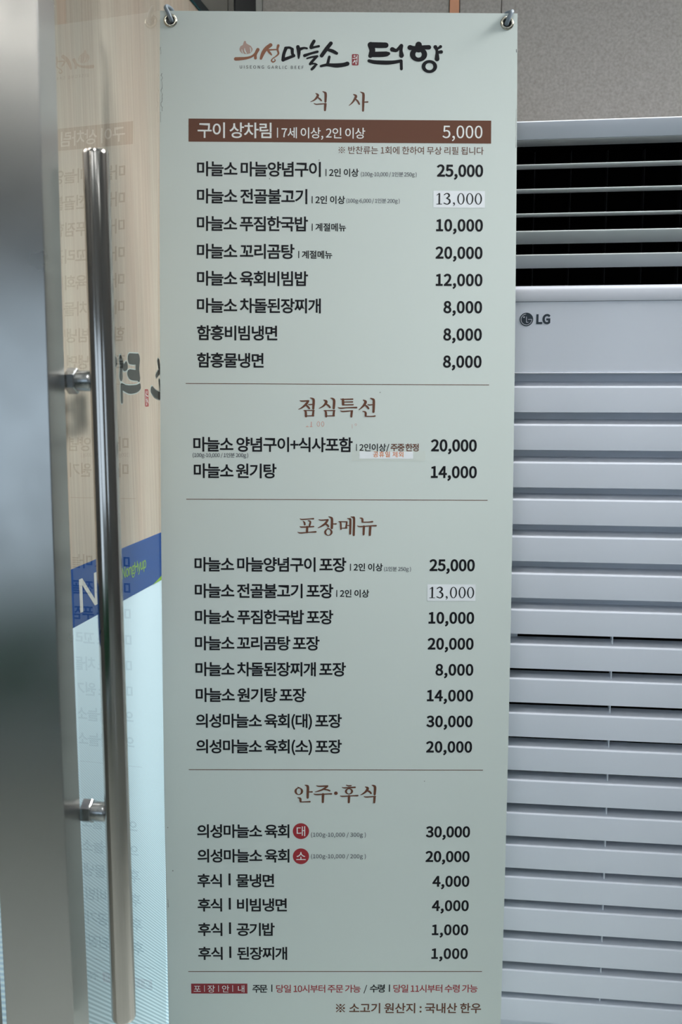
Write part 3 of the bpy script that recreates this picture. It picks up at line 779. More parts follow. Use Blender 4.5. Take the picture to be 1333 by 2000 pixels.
"사":[920,[[[271,749],[271,587,271,421,169,248],[37,182],[88,115,190,169,273,282],[313,415,353,290,434,184],[532,133],[583,199,455,263,353,427],[353,587],[353,749]],[[662,827],[662,-78],[745,-78],[745,390],[893,390],[893,461],[745,461],[745,827]]]],
"산":[920,[[[272,772],[272,661,272,521,184,399],[46,350],[91,284,198,325,278,407],[316,513,356,418,434,343],[535,306],[577,372,445,418,354,534],[354,658],[354,772]],[[669,827],[669,159],[752,159],[752,480],[885,480],[885,550],[752,550],[752,827]],[[190,223],[190,-58],[792,-58],[792,10],[274,10],[274,223]]]],
"상":[920,[[[464,254,279,254,166,193],[166,89,166,-16,279,-76],[464,-76,648,-76,760,-16],[760,89,760,193,648,254]],[[464,188,598,188,679,151],[679,89,679,26,598,-10],[464,-10,330,-10,248,26],[248,89,248,151,330,188]],[[270,780],[270,688,270,549,182,427],[46,377],[90,311,196,352,275,434],[313,540,352,447,429,373],[528,336],[572,401,442,446,352,559],[352,681],[352,780]],[[669,827],[669,278],[752,278],[752,523],[885,523],[885,593],[752,593],[752,827]]]],
"성":[920,[[[496,265,309,265,195,202],[195,94,195,-14,309,-76],[496,-76,683,-76,797,-14],[797,94,797,202,683,265]],[[496,199,632,199,715,160],[715,94,715,29,632,-10],[496,-10,360,-10,277,29],[277,94,277,160,360,199]],[[278,776],[278,683,278,544,188,423],[49,374],[93,307,202,348,283,431],[321,538,360,444,436,371],[536,334],[581,399,449,444,360,558],[360,686],[360,776]],[[514,636],[514,567],[711,567],[711,292],[794,292],[794,827],[711,827],[711,636]]]],
"세":[920,[[[739,827],[739,-78],[819,-78],[819,827]],[[555,808],[555,503],[406,503],[406,434],[555,434],[555,-32],[633,-32],[633,808]],[[238,742],[238,569,238,414,164,253],[40,179],[92,117,181,171,246,274],[279,393,311,284,371,189],[457,137],[504,201,386,273,318,428],[318,572],[318,742]]]],
"소":[920,[[[415,328],[415,108],[50,108],[50,40],[870,40],[870,108],[497,108],[497,328]],[[412,766],[412,697,412,547,242,414],[82,386],[118,317,257,346,397,439],[456,568,515,439,656,346],[795,317],[831,386,671,414,499,547],[499,697],[499,766]]]],
"수":[920,[[[416,795],[416,744,416,616,257,507],[92,483],[125,416,266,439,402,517],[460,627,518,517,653,439],[794,416],[827,483,663,507,502,618],[502,744],[502,795]],[[50,318],[50,249],[416,249],[416,-78],[498,-78],[498,249],[867,249],[867,318]]]],
"시":[920,[[[707,827],[707,-79],[790,-79],[790,827]],[[288,749],[288,587,288,415,180,242],[45,179],[96,110,202,163,289,277],[331,413,373,284,460,178],[562,128],[612,194,479,255,371,422],[371,587],[371,749]]]],
"식":[920,[[[187,237],[187,169],[708,169],[708,-78],[791,-78],[791,237]],[[708,827],[708,283],[791,283],[791,827]],[[285,784],[285,696,285,561,194,436],[58,386],[100,320,207,361,289,445],[328,551,369,452,450,375],[554,336],[595,402,461,449,369,566],[369,696],[369,784]]]],
"안":[920,[[[302,763,168,763,66,671],[66,540,66,410,168,317],[302,317,437,317,538,410],[538,540,538,671,437,763]],[[302,691,391,691,458,629],[458,540,458,452,391,390],[302,390,215,390,147,452],[147,540,147,629,215,691]],[[669,827],[669,161],[752,161],[752,483],[885,483],[885,552],[752,552],[752,827]],[[189,229],[189,-58],[792,-58],[792,10],[271,10],[271,229]]]],
"양":[920,[[[302,773,166,773,66,686],[66,560,66,434,166,347],[302,347,439,347,538,434],[538,560,538,686,439,773]],[[302,703,392,703,458,644],[458,560,458,475,392,417],[302,417,213,417,147,475],[147,560,147,644,213,703]],[[464,263,280,263,166,200],[166,93,166,-13,280,-76],[464,-76,647,-76,760,-13],[760,93,760,200,647,263]],[[464,196,598,196,679,158],[679,93,679,28,598,-9],[464,-9,330,-9,248,28],[248,93,248,158,330,196]],[[669,827],[669,291],[752,291],[752,430],[883,430],[883,499],[752,499],[752,623],[883,623],[883,692],[752,692],[752,827]]]],
"에":[920,[[[739,827],[739,-78],[819,-78],[819,827]],[[253,674,325,674,370,583],[370,437,370,290,325,199],[253,199,183,199,138,290],[138,437,138,583,183,674]],[[253,751,137,751,61,630],[61,437,61,243,137,121],[253,121,365,121,439,230],[446,407],[559,407],[559,-32],[638,-32],[638,808],[559,808],[559,475],[446,475,437,646,363,751]]]],
"여":[920,[[[291,683,378,683,438,588],[438,442,438,295,378,200],[291,200,205,200,145,295],[145,442,145,588,205,683]],[[503,557],[712,557],[712,339],[506,339,513,370,516,405],[516,442,516,484,512,522]],[[712,827],[712,625],[480,625,441,709,374,757],[291,757,159,757,66,634],[66,442,66,249,159,126],[291,126,378,126,448,179],[486,271],[712,271],[712,-79],[794,-79],[794,827]]]],
"외":[920,[[[343,696,436,696,504,640],[504,555,504,472,436,414],[343,414,250,414,182,472],[182,555,182,640,250,696]],[[704,827],[704,-79],[787,-79],[787,827]],[[66,118,228,118,448,119],[652,157],[645,218,561,205,472,198],[384,193],[384,346,503,361,585,442],[585,555,585,681,484,768],[343,768,202,768,100,681],[100,555,100,442,182,361],[301,346],[301,190,212,187,128,187],[55,187]]]],
"우":[920,[[[457,791,269,791,141,714],[141,592,141,471,269,394],[457,394,646,394,774,471],[774,592,774,714,646,791]],[[457,724,596,724,689,672],[689,592,689,512,596,461],[457,461,319,461,226,512],[226,592,226,672,319,724]],[[49,309],[49,240],[416,240],[416,-78],[498,-78],[498,240],[869,240],[869,309]]]],
"원":[920,[[[339,790,207,790,117,727],[117,632,117,536,207,475],[339,475,471,475,561,536],[561,632,561,727,471,790]],[[339,728,423,728,482,690],[482,632,482,574,423,537],[339,537,254,537,195,574],[195,632,195,690,254,728]],[[56,340,130,340,216,341],[306,344],[306,170],[389,170],[389,349,471,354,555,362],[634,375],[628,435,436,411,212,409],[45,408]],[[523,292],[523,232],[707,232],[707,139],[790,139],[790,826],[707,826],[707,292]],[[173,206],[173,-58],[812,-58],[812,10],[256,10],[256,206]]]],
"육":[920,[[[458,806,263,806,140,741],[140,633,140,524,263,459],[458,459,653,459,776,524],[776,633,776,741,653,806]],[[458,740,601,740,691,700],[691,633,691,565,601,525],[458,525,315,525,225,565],[225,633,225,700,315,740]],[[141,211],[141,144],[683,144],[683,-78],[766,-78],[766,211],[651,211],[651,324],[867,324],[867,391],[50,391],[50,324],[265,324],[265,211]],[[348,324],[569,324],[569,211],[348,211]]]],
"의":[920,[[[343,761,202,761,100,674],[100,548,100,422,202,335],[343,335,484,335,585,422],[585,548,585,674,484,761]],[[343,689,436,689,504,632],[504,548,504,464,436,407],[343,407,250,407,182,464],[182,548,182,632,250,689]],[[704,827],[704,-79],[787,-79],[787,827]],[[66,119,228,119,448,120],[652,159],[645,220,448,190,220,189],[55,189]]]],
"이":[920,[[[707,827],[707,-79],[790,-79],[790,827]],[[313,757,179,757,83,634],[83,442,83,249,179,126],[313,126,446,126,542,249],[542,442,542,634,446,757]],[[313,683,401,683,462,588],[462,442,462,295,401,200],[313,200,224,200,163,295],[163,442,163,588,224,683]]]],
"인":[920,[[[708,826],[708,166],[791,166],[791,826]],[[306,763,172,763,70,671],[70,541,70,410,172,318],[306,318,441,318,542,410],[542,541,542,671,441,763]],[[306,691,394,691,461,629],[461,541,461,452,394,391],[306,391,218,391,151,452],[151,541,151,629,218,691]],[[210,233],[210,-58],[819,-58],[819,10],[293,10],[293,233]]]],
"일":[920,[[[304,794,169,794,70,711],[70,593,70,475,169,393],[304,393,439,393,537,475],[537,593,537,711,439,794]],[[304,725,392,725,457,671],[457,593,457,515,392,461],[304,461,216,461,151,515],[151,593,151,671,216,725]],[[708,827],[708,364],[791,364],[791,827]],[[209,1],[209,-66],[822,-66],[822,1],[289,1],[289,100],[791,100],[791,319],[206,319],[206,253],[709,253],[709,162],[209,162]]]],
"장":[920,[[[464,257,279,257,166,196],[166,91,166,-14,279,-76],[464,-76,648,-76,760,-14],[760,91,760,196,648,257]],[[464,191,598,191,679,154],[679,91,679,27,598,-10],[464,-10,330,-10,248,27],[248,91,248,154,330,191]],[[71,760],[71,692],[273,692],[273,656,273,527,182,410],[46,363],[88,297,196,336,278,416],[316,519,355,429,432,359],[535,324],[574,389,442,433,356,539],[356,657],[356,692],[555,692],[555,760]],[[669,827],[669,282],[752,282],[752,528],[885,528],[885,597],[752,597],[752,827]]]],
"전":[920,[[[711,826],[711,577],[529,577],[529,509],[711,509],[711,163],[794,163],[794,826]],[[217,222],[217,-58],[819,-58],[819,10],[299,10],[299,222]],[[79,753],[79,685],[280,685],[280,641,280,512,187,392],[53,345],[96,278,203,318,285,401],[323,504,362,411,440,336],[541,299],[583,365,452,411,364,525],[364,641],[364,685],[562,685],[562,753]]]],
"절":[920,[[[711,827],[711,625],[533,625],[533,558],[711,558],[711,360],[793,360],[793,827]],[[78,780],[78,712],[279,712],[279,689,279,573,185,460],[53,414],[94,349,200,386,282,464],[321,561,360,474,439,404],[541,370],[580,436,451,477,362,581],[362,688],[362,712],[561,712],[561,780]],[[213,-2],[213,-68],[827,-68],[827,-2],[295,-2],[295,97],[793,97],[793,315],[211,315],[211,248],[711,248],[711,160],[213,160]]]],
"정":[920,[[[496,260,309,260,195,198],[195,91,195,-15,309,-77],[496,-77,683,-77,797,-15],[797,91,797,198,683,260]],[[496,195,632,195,715,157],[715,91,715,26,632,-12],[496,-12,360,-12,277,26],[277,91,277,157,360,195]],[[711,827],[711,592],[533,592],[533,523],[711,523],[711,288],[794,288],[794,827]],[[79,761],[79,693],[280,693],[280,662,280,533,188,411],[53,362],[96,296,203,337,285,420],[324,525,363,433,440,358],[541,321],[583,387,452,433,364,546],[364,663],[364,693],[562,693],[562,761]]]],
"제":[920,[[[738,827],[738,-78],[817,-78],[817,827]],[[557,806],[557,502],[408,502],[408,434],[557,434],[557,-31],[635,-31],[635,806]],[[64,721],[64,653],[235,653],[235,571,235,406,164,241],[39,165],[90,103,180,159,244,265],[276,388,308,274,369,177],[457,124],[507,186,383,258,315,414],[315,571],[315,653],[477,653],[477,721]]]],
"주":[920,[[[127,770],[127,704],[412,704],[412,699,412,580,257,477],[98,454],[130,388,270,412,404,487],[458,595,513,487,647,412],[788,388],[819,454,660,477,505,580],[505,699],[505,704],[789,704],[789,770]],[[50,312],[50,244],[416,244],[416,-77],[498,-77],[498,244],[867,244],[867,312]]]],
"중":[920,[[[458,177,599,177,684,143],[684,83,684,23,599,-12],[458,-12,316,-12,232,23],[232,83,232,143,316,177]],[[50,404],[50,336],[417,336],[417,241,248,233,148,178],[148,83,148,-19,264,-76],[458,-76,651,-76,767,-19],[767,83,767,178,667,233],[499,241],[499,336],[867,336],[867,404]],[[125,785],[125,718],[405,718,398,619,253,541],[96,524],[125,458,275,476,410,543],[458,642,508,543,643,476],[792,458],[822,524,663,541,519,619],[512,718],[793,718],[793,785]]]],
"지":[920,[[[707,827],[707,-78],[790,-78],[790,827]],[[79,734],[79,665],[289,665],[289,551,289,395,180,224],[50,162],[98,96,201,148,291,262],[332,394,374,270,463,167],[568,118],[614,184,481,242,373,398],[373,551],[373,665],[584,665],[584,734]]]],
"짐":[920,[[[708,826],[708,300],[791,300],[791,826]],[[207,252],[207,-66],[791,-66],[791,252]],[[710,186],[710,2],[288,2],[288,186]],[[84,764],[84,696],[291,696],[291,669,291,541,198,425],[62,378],[105,312,212,351,295,431],[335,533,375,439,457,365],[561,330],[603,395,469,440,375,548],[375,669],[375,696],[579,696],[579,764]]]],
"찌":[920,[[[719,827],[719,-78],[802,-78],[802,827]],[[378,735],[378,667],[449,667],[449,558,449,452,430,308],[356,213,282,311,264,457],[264,558],[264,667],[334,667],[334,735],[74,735],[74,667],[185,667],[185,558,185,431,155,259],[44,173],[97,112,163,165,203,253],[224,347,246,250,285,158],[356,103,427,157,467,249],[488,346,510,252,549,165],[616,112],[668,173,558,257,528,426],[528,558],[528,667],[631,667],[631,735]]]],
"차":[920,[[[269,810],[269,670],[66,670],[66,603],[270,603],[270,534,270,379,174,224],[41,161],[88,97,191,147,273,251],[312,375,350,260,427,162],[525,114],[572,177,442,241,351,389],[351,534],[351,603],[552,603],[552,670],[352,670],[352,810]],[[662,827],[662,-78],[745,-78],[745,386],[893,386],[893,456],[745,456],[745,827]]]],
"찬":[920,[[[276,821],[276,704],[75,704],[75,637],[276,637],[276,613,276,488,185,377],[51,333],[93,267,198,304,279,380],[318,477,357,388,435,317],[537,284],[579,350,446,392,358,498],[358,613],[358,637],[558,637],[558,704],[359,704],[359,821]],[[669,827],[669,157],[752,157],[752,477],[885,477],[885,546],[752,546],[752,827]],[[189,215],[189,-58],[792,-58],[792,10],[271,10],[271,215]]]],
"탕":[920,[[[465,248,280,248,167,189],[167,86,167,-17,280,-76],[465,-76,650,-76,762,-17],[762,86,762,189,650,248]],[[465,183,599,183,680,147],[680,86,680,24,599,-12],[465,-12,330,-12,249,24],[249,86,249,147,330,183]],[[669,827],[669,271],[752,271],[752,524],[885,524],[885,593],[752,593],[752,827]],[[91,763],[91,331],[160,331,345,331,449,335],[572,357],[563,424,446,404,347,399],[174,399],[174,517],[488,517],[488,583],[174,583],[174,696],[504,696],[504,763]]]],
"터":[920,[[[525,486],[525,418],[712,418],[712,-79],[794,-79],[794,827],[712,827],[712,486]],[[92,744],[92,138],[160,138,332,138,443,144],[573,166],[564,234,442,212,336,207],[174,207],[174,423],[470,423],[470,490],[174,490],[174,676],[510,676],[510,744]]]],
"포":[920,[[[124,376],[124,310],[416,310],[416,104],[50,104],[50,34],[870,34],[870,104],[498,104],[498,310],[791,310],[791,376],[652,376],[652,672],[793,672],[793,740],[122,740],[122,672],[262,672],[262,376]],[[345,672],[570,672],[570,376],[345,376]]]],
"푸":[920,[[[130,462],[130,395],[787,395],[787,462],[654,462],[654,708],[791,708],[791,776],[127,776],[127,708],[263,708],[263,462]],[[346,708],[572,708],[572,462],[346,462]],[[49,291],[49,222],[417,222],[417,-77],[499,-77],[499,222],[869,222],[869,291]]]],
"필":[920,[[[709,827],[709,358],[792,358],[792,827]],[[205,-1],[205,-68],[825,-68],[825,-1],[287,-1],[287,97],[792,97],[792,314],[203,314],[203,248],[710,248],[710,158],[205,158]],[[75,389,233,389,444,396],[623,423],[619,483,577,478,532,474],[486,471],[486,700],[576,700],[576,765],[90,765],[90,700],[179,700],[179,458],[65,457]],[[259,700],[406,700],[406,466],[259,460]]]],
"하":[920,[[[316,540,188,540,95,454],[95,332,95,209,188,124],[316,124,443,124,536,209],[536,332,536,454,443,540]],[[316,471,397,471,457,413],[457,332,457,250,397,193],[316,193,234,193,174,250],[174,332,174,413,234,471]],[[663,827],[663,-78],[745,-78],[745,386],[893,386],[893,455],[745,455],[745,827]],[[273,816],[273,682],[45,682],[45,614],[578,614],[578,682],[356,682],[356,816]]]],
"한":[920,[[[319,600,190,600,102,533],[102,431,102,329,190,263],[319,263,447,263,535,329],[535,431,535,533,447,600]],[[319,535,401,535,456,494],[456,431,456,368,401,328],[319,328,237,328,182,368],[182,431,182,494,237,535]],[[669,826],[669,148],[752,148],[752,460],[885,460],[885,529],[752,529],[752,826]],[[278,826],[278,716],[52,716],[52,649],[586,649],[586,716],[361,716],[361,826]],[[189,202],[189,-58],[792,-58],[792,10],[271,10],[271,202]]]],
"함":[920,[[[184,231],[184,-66],[752,-66],[752,231]],[[670,164],[670,2],[265,2],[265,164]],[[319,619,189,619,102,555],[102,458,102,360,189,297],[319,297,448,297,535,360],[535,458,535,555,448,619]],[[319,555,401,555,456,517],[456,458,456,398,401,360],[319,360,237,360,182,398],[182,458,182,517,237,555]],[[669,827],[669,282],[752,282],[752,517],[885,517],[885,587],[752,587],[752,827]],[[278,834],[278,731],[52,731],[52,664],[586,664],[586,731],[361,731],[361,834]]]],
"회":[920,[[[704,827],[704,-78],[787,-78],[787,827]],[[348,533,431,533,487,492],[487,430,487,368,431,328],[348,328,267,328,210,368],[210,430,210,492,267,533]],[[348,598,219,598,132,531],[132,430,132,340,201,278],[308,265],[308,168,218,165,131,164],[55,164],[67,94,233,94,452,97],[652,130],[646,192,564,181,477,175],[391,171],[391,266,497,279,566,341],[566,430,566,531,478,598]],[[308,826],[308,716],[74,716],[74,649],[623,649],[623,716],[391,716],[391,826]]]],
"후":[920,[[[458,604,274,604,164,550],[164,453,164,357,274,303],[458,303,642,303,752,357],[752,453,752,550,642,604]],[[458,541,590,541,666,509],[666,453,666,398,590,366],[458,366,326,366,250,398],[250,453,250,509,326,541]],[[417,832],[417,724],[93,724],[93,656],[820,656],[820,724],[499,724],[499,832]],[[50,240],[50,172],[417,172],[417,-79],[499,-79],[499,172],[870,172],[870,240]]]],
"휴":[920,[[[458,608,274,608,164,555],[164,459,164,363,274,309],[458,309,642,309,752,363],[752,459,752,555,642,608]],[[458,545,590,545,666,514],[666,459,666,404,590,373],[458,373,326,373,250,404],[250,459,250,514,326,545]],[[50,248],[50,180],[262,180],[262,-79],[345,-79],[345,180],[573,180],[573,-79],[656,-79],[656,180],[870,180],[870,248]],[[417,832],[417,727],[93,727],[93,660],[820,660],[820,727],[499,727],[499,832]]]],
"흥":[920,[[[458,202,260,202,148,154],[148,63,148,-29,260,-77],[458,-77,655,-77,767,-29],[767,63,767,154,655,202]],[[458,141,602,141,683,113],[683,63,683,12,602,-15],[458,-15,314,-15,233,12],[233,63,233,113,314,141]],[[458,648,272,648,166,602],[166,517,166,432,272,387],[458,387,645,387,750,432],[750,517,750,602,645,648]],[[458,590,589,590,662,564],[662,517,662,471,589,446],[458,446,328,446,254,471],[254,517,254,564,328,590]],[[50,328],[50,263],[867,263],[867,328]],[[417,840],[417,749],[93,749],[93,685],[820,685],[820,749],[500,749],[500,840]]]]}
TXT=[
('highlight_text', '구이 상차림', -236.5, -112.6, 209.4, 28, 0.012, 'pale'),
('highlight_text', '| 7세 이상, 2인 이상', -103.3, 44.8, 209.8, 19.8, 0.008, 'pale'),
('highlight_price', '5,000', 174.7, 241.9, 209.2, 27.6, 0.004, 'pale'),
('footnote', '※ 반찬류는 1회에 한하여 무상 리필 됩니다', 0.2, 244.3, 235.9, 14.3, 0.004, 'brown'),
('menu_line', '마늘소 마늘양념구이', -237.5, -29.6, 273.2, 26.5, 0.021, 'ink'),
('menu_line', '마늘소 전골불고기', -237.5, -52.1, 318.6, 26.5, 0.021, 'ink'),
('menu_line', '마늘소 푸짐한국밥', -237.5, -50.8, 364.4, 26.5, 0.021, 'ink'),
('menu_line', '마늘소 꼬리곰탕', -237.5, -73.4, 410.5, 26.5, 0.021, 'ink'),
('menu_line', '마늘소 육회비빔밥', -237.5, -50.5, 455.8, 26.5, 0.021, 'ink'),
('menu_line', '마늘소 차돌된장찌개', -237.6, -28.8, 501.2, 26.5, 0.021, 'ink'),
('menu_line', '함흥비빔냉면', -237.7, -102.1, 547.1, 26.5, 0.021, 'ink'),
('menu_line', '함흥물냉면', -237.8, -125.1, 593.1, 26.5, 0.021, 'ink'),
('price', '25,000', 165.6, 243.6, 273.2, 25.4, 0.032, 'ink'),
('price', '10,000', 165.0, 243.9, 364.4, 25.4, 0.032, 'ink'),
('price', '20,000', 164.0, 243.6, 410.3, 25.4, 0.032, 'ink'),
('price', '12,000', 165.0, 243.9, 455.8, 25.4, 0.032, 'ink'),
('price', '8,000', 178.4, 243.7, 501.3, 25.4, 0.032, 'ink'),
('price', '8,000', 178.4, 243.7, 547.2, 25.4, 0.032, 'ink'),
('price', '8,000', 178.4, 243.7, 592.8, 25.4, 0.032, 'ink'),
('price', '20,000', 159.1, 237.2, 734.4, 25.4, 0.032, 'ink'),
('price', '14,000', 159.5, 237.8, 779.6, 25.4, 0.032, 'ink'),
('price', '25,000', 158.5, 236.5, 939.1, 25.4, 0.032, 'ink'),
('price', '10,000', 158.1, 236.8, 1030.3, 25.4, 0.032, 'ink'),
('price', '20,000', 156.9, 236.5, 1075.6, 25.4, 0.032, 'ink'),
('price', '8,000', 171.2, 236.8, 1121.2, 25.4, 0.032, 'ink'),
('price', '14,000', 157.0, 237.1, 1166.8, 25.4, 0.032, 'ink'),
('price', '30,000', 156.6, 237.1, 1212.7, 25.4, 0.032, 'ink'),
('price', '20,000', 156.6, 237.0, 1258.3, 25.4, 0.032, 'ink'),
('price', '30,000', 158.4, 236.5, 1412.7, 25.4, 0.032, 'ink'),
('price', '20,000', 158.4, 236.6, 1458.4, 25.4, 0.032, 'ink'),
('price', '4,000', 171.6, 237.0, 1504.6, 25.4, 0.032, 'ink'),
('price', '4,000', 171.4, 237.0, 1550.5, 25.4, 0.032, 'ink'),
('price', '1,000', 172.2, 237.1, 1596.4, 25.4, 0.032, 'ink'),
('price', '1,000', 172.1, 237.3, 1642.2, 25.4, 0.032, 'ink'),
('small_note', '| 2인 이상', -21.6, 34.2, 273.7, 14.4, 0.02, 'ink'),
('small_note', '(100g-10,000 / 1인분 250g )', 37.7, 131.7, 273.8, 8.6, 0.012, 'grey'),
('small_note', '| 2인 이상', -44.7, 11.4, 319.3, 14.4, 0.02, 'ink'),
('small_note', '(100g-6,000 / 1인분 200g )', 13.6, 103.4, 318.2, 8.6, 0.012, 'grey'),
('small_note', '| 계절메뉴', -44.5, 13.2, 365.0, 14.4, 0.02, 'ink'),
('small_note', '| 계절메뉴', -67.0, -9.9, 410.9, 14.4, 0.02, 'ink'),
('menu_line', '마늘소 양념구이+식사포함', -244.4, 26.0, 734.7, 26.5, 0.021, 'ink'),
('menu_line', '마늘소 원기탕', -243.8, -103.2, 779.6, 26.5, 0.021, 'ink'),
('small_note', '(100g-10,000 / 1인분 200g )', -245.5, -151.3, 746.3, 8.6, 0.012, 'grey'),
('small_note', '| 2인이상/', 31.9, 88.5, 734.4, 14.2, 0.016, 'ink'),
('small_note', '주중 한정', 90.5, 138.4, 734.0, 14.0, 0.022, 'brown'),
('menu_line', '마늘소 마늘양념구이 포장', -243.4, 16.2, 939.4, 26.5, 0.021, 'ink'),
('menu_line', '마늘소 전골불고기 포장', -243.3, -5.9, 985.0, 26.5, 0.021, 'ink'),
('menu_line', '마늘소 푸짐한국밥 포장', -243.2, -5.8, 1030.3, 26.5, 0.021, 'ink'),
('menu_line', '마늘소 꼬리곰탕 포장', -243.6, -29.2, 1076.1, 26.5, 0.021, 'ink'),
('menu_line', '마늘소 차돌된장찌개 포장', -243.3, 16.4, 1121.5, 26.5, 0.021, 'ink'),
('menu_line', '마늘소 원기탕 포장', -243.2, -52.3, 1167.1, 26.5, 0.021, 'ink'),
('menu_line', '의성마늘소 육회(대) 포장', -243.5, 9.7, 1212.8, 26.5, 0.021, 'ink'),
('menu_line', '의성마늘소 육회(소) 포장', -243.5, 9.9, 1258.6, 26.5, 0.021, 'ink'),
('small_note', '| 2인 이상', 22.6, 78.7, 939.1, 14.4, 0.02, 'ink'),
('small_note', '(1인분 250g )', 81.1, 127.0, 939.7, 8.6, 0.012, 'grey'),
('small_note', '| 2인 이상', -0.7, 55.6, 984.5, 14.4, 0.02, 'ink'),
('menu_line', '의성마늘소 육회', -243.5, -81.5, 1412.4, 26.5, 0.021, 'ink'),
('menu_line', '의성마늘소 육회', -243.6, -81.5, 1457.9, 26.5, 0.021, 'ink'),
('small_note', '(100g-10,000 / 300g )', -43.4, 52.9, 1412.5, 9.8, 0.012, 'grey'),
('small_note', '(100g-10,000 / 200g )', -43.4, 53.2, 1452.4, 9.8, 0.012, 'grey'),
('menu_line', '후식', -244.3, -201.0, 1504.2, 26.5, 0.021, 'ink'),
('menu_line', '|', -189.2, -185.6, 1501.8, 26.5, 0.038, 'ink'),
('menu_line', '물냉면', -175.7, -108.7, 1504.1, 26.5, 0.021, 'ink'),
('menu_line', '후식', -244.4, -201.1, 1549.9, 26.5, 0.021, 'ink'),
('menu_line', '|', -189.3, -185.6, 1547.5, 26.5, 0.038, 'ink'),
('menu_line', '비빔냉면', -174.6, -86.2, 1549.9, 26.5, 0.021, 'ink'),
('menu_line', '후식', -244.6, -201.1, 1596.4, 26.5, 0.021, 'ink'),
('menu_line', '|', -189.3, -185.7, 1593.9, 26.5, 0.038, 'ink'),
('menu_line', '공기밥', -175.8, -108.0, 1596.3, 26.5, 0.021, 'ink'),
('menu_line', '후식', -244.8, -201.2, 1642.3, 26.5, 0.021, 'ink'),
('menu_line', '|', -189.4, -185.7, 1639.9, 26.5, 0.038, 'ink'),
('menu_line', '된장찌개', -175.4, -86.0, 1642.3, 26.5, 0.021, 'ink'),
('footer_text', '포', -253.7, -241.5, 1707.0, 15.6, 0, 'pale'),
('footer_text', '장', -228.5, -216.5, 1707.0, 15.6, 0, 'pale'),
('footer_text', '안', -202.7, -190.6, 1707.0, 15.6, 0, 'pale'),
('footer_text', '내', -174.5, -163.1, 1707.0, 15.6, 0, 'pale'),
('footer_text', '|', -235.1, -234.2, 1706.1, 15, 0, 'pale'),
('footer_text', '|', -209.8, -208.9, 1706.1, 15, 0, 'pale'),
('footer_text', '|', -184.5, -183.5, 1706.1, 15, 0, 'pale'),
('footer_text', '주문', -148.7, -121.5, 1707.3, 17, 0.018, 'ink'),
('footer_text', '|', -114.4, -112.9, 1706.3, 17, 0.026, 'ink'),
('footer_text', '당일 10시부터 주문 가능', -106.0, 46.0, 1707.2, 16.6, 0.012, 'red'),
('footer_text', '/', 51.7, 57.2, 1707.1, 16.6, 0.008, 'ink'),
('footer_text', '수령', 62.4, 89.4, 1706.8, 17, 0.018, 'ink'),
('footer_text', '|', 97.0, 98.5, 1706.3, 17, 0.026, 'ink'),
('footer_text', '당일 11시부터 수령 가능', 104.9, 256.6, 1706.9, 16.6, 0.012, 'red'),
('origin_note', '※ 소고기 원산지 : 국내산 한우', 1.5, 263.9, 1747.4, 21.6, 0.018, 'brown'),
('logo_caption', 'UISEONG GARLIC BEEF', -166.0, -59.0, 95.7, 6.9, 0.006, 'ink')]
FRM={'h1': (-61.9, 121.64, 0.09684, 0.09463), 'h2': (-77.78, 635.39, 0.11738, 0.11553), 'h3': (-77.52, 834.99, 0.11814, 0.11708), 'h4': (-86.42, 1305.93, 0.12781, 0.13212), 'la': (-182.26, 41.25, 0.16113, 0.15676), 'lb': (15.08, 39.75, 0.1292, 0.12612), 'n1': (16.02, 244.97, 0.18567, 0.18031), 'n2': (10.05, 909.24, 0.18568, 0.18523)}
RC={'bar': (-251.74, 179.82, 256.68, 218.28), 'rules': [(-256.88, 621.92, 256.93, 623.04), (-256.92, 817.57, 256.78, 818.7), (-256.71, 1290.06, 256.84, 1291.26), (-263.15, 1666.88, 263.62, 1668.17)], 'foot': (-258.5, 1691.0, -157.56, 1710.44), 'paper1': (160.18, 297.65, 246.85, 325.7), 'paper2': (155.62, 962.94, 238.4, 991.34), 'plabel': (37.6, 735.9, 128.99, 748.06), 'ptape': (24.72, 734.15, 149.73, 751.96), 'c1': [-61.22, 1402.39], 'c2': [-61.23, 1448.85], 'stamp': [-54.26, 694.89], 'gr': [-282.6, 16.3, 282.4, 16.7]}


# ---------------------------------------------------------------- the setting: room
YB = 2.35
TH = radians(7.2)
CT, ST = cos(TH), sin(TH)


def wallf(a, b, c):
    """back wall frame: a along the wall, b depth behind its face, c height"""
    d = 0.5 * ST + YB * CT
    return (a * CT + (d + b) * ST, -a * ST + (d + b) * CT, c)


idf = lambda a, b, c: (a, b, c)
X0, X1, Y0 = -3.2, 3.4, -4.2
ZC = 3.4
fl = obj('floor', [(X0, Y0, 0), (X1, Y0, 0), (X1, 3.3, 0), (X0, 3.3, 0), (X0, Y0, -0.1), (X1, Y0, -0.1), (X1, 3.3, -0.1), (X0, 3.3, -0.1)],
         [(0, 1, 2, 3), (7, 6, 5, 4), (0, 4, 5, 1), (1, 5, 6, 2), (2, 6, 7, 3), (3, 7, 4, 0)], 'floor', kind='structure')
ce = bbox('ceiling', idf, (X0, X1, Y0, 3.3, ZC, ZC + 0.1), 'ceiling', kind='structure')
wl_ = empty('wall_left', (X0, 0, 0), kind='structure')
bbox('sill_wall', idf, (X0 - 0.12, X0, Y0, 3.3, 0, 0.15), 'wall', wl_)
bbox('lintel', idf, (X0 - 0.12, X0, Y0, 3.3, 2.1, ZC), 'wall', wl_)
bbox('pier', idf, (X0 - 0.12, X0, Y0, -3.95, 0.15, 2.1), 'wall', wl_)
bbox('pier', idf, (X0 - 0.12, X0, -1.1, 3.3, 0.15, 2.1), 'panelling', wl_)
wn3 = empty('window_3', (X0, -2.5, 0.15), kind='structure')
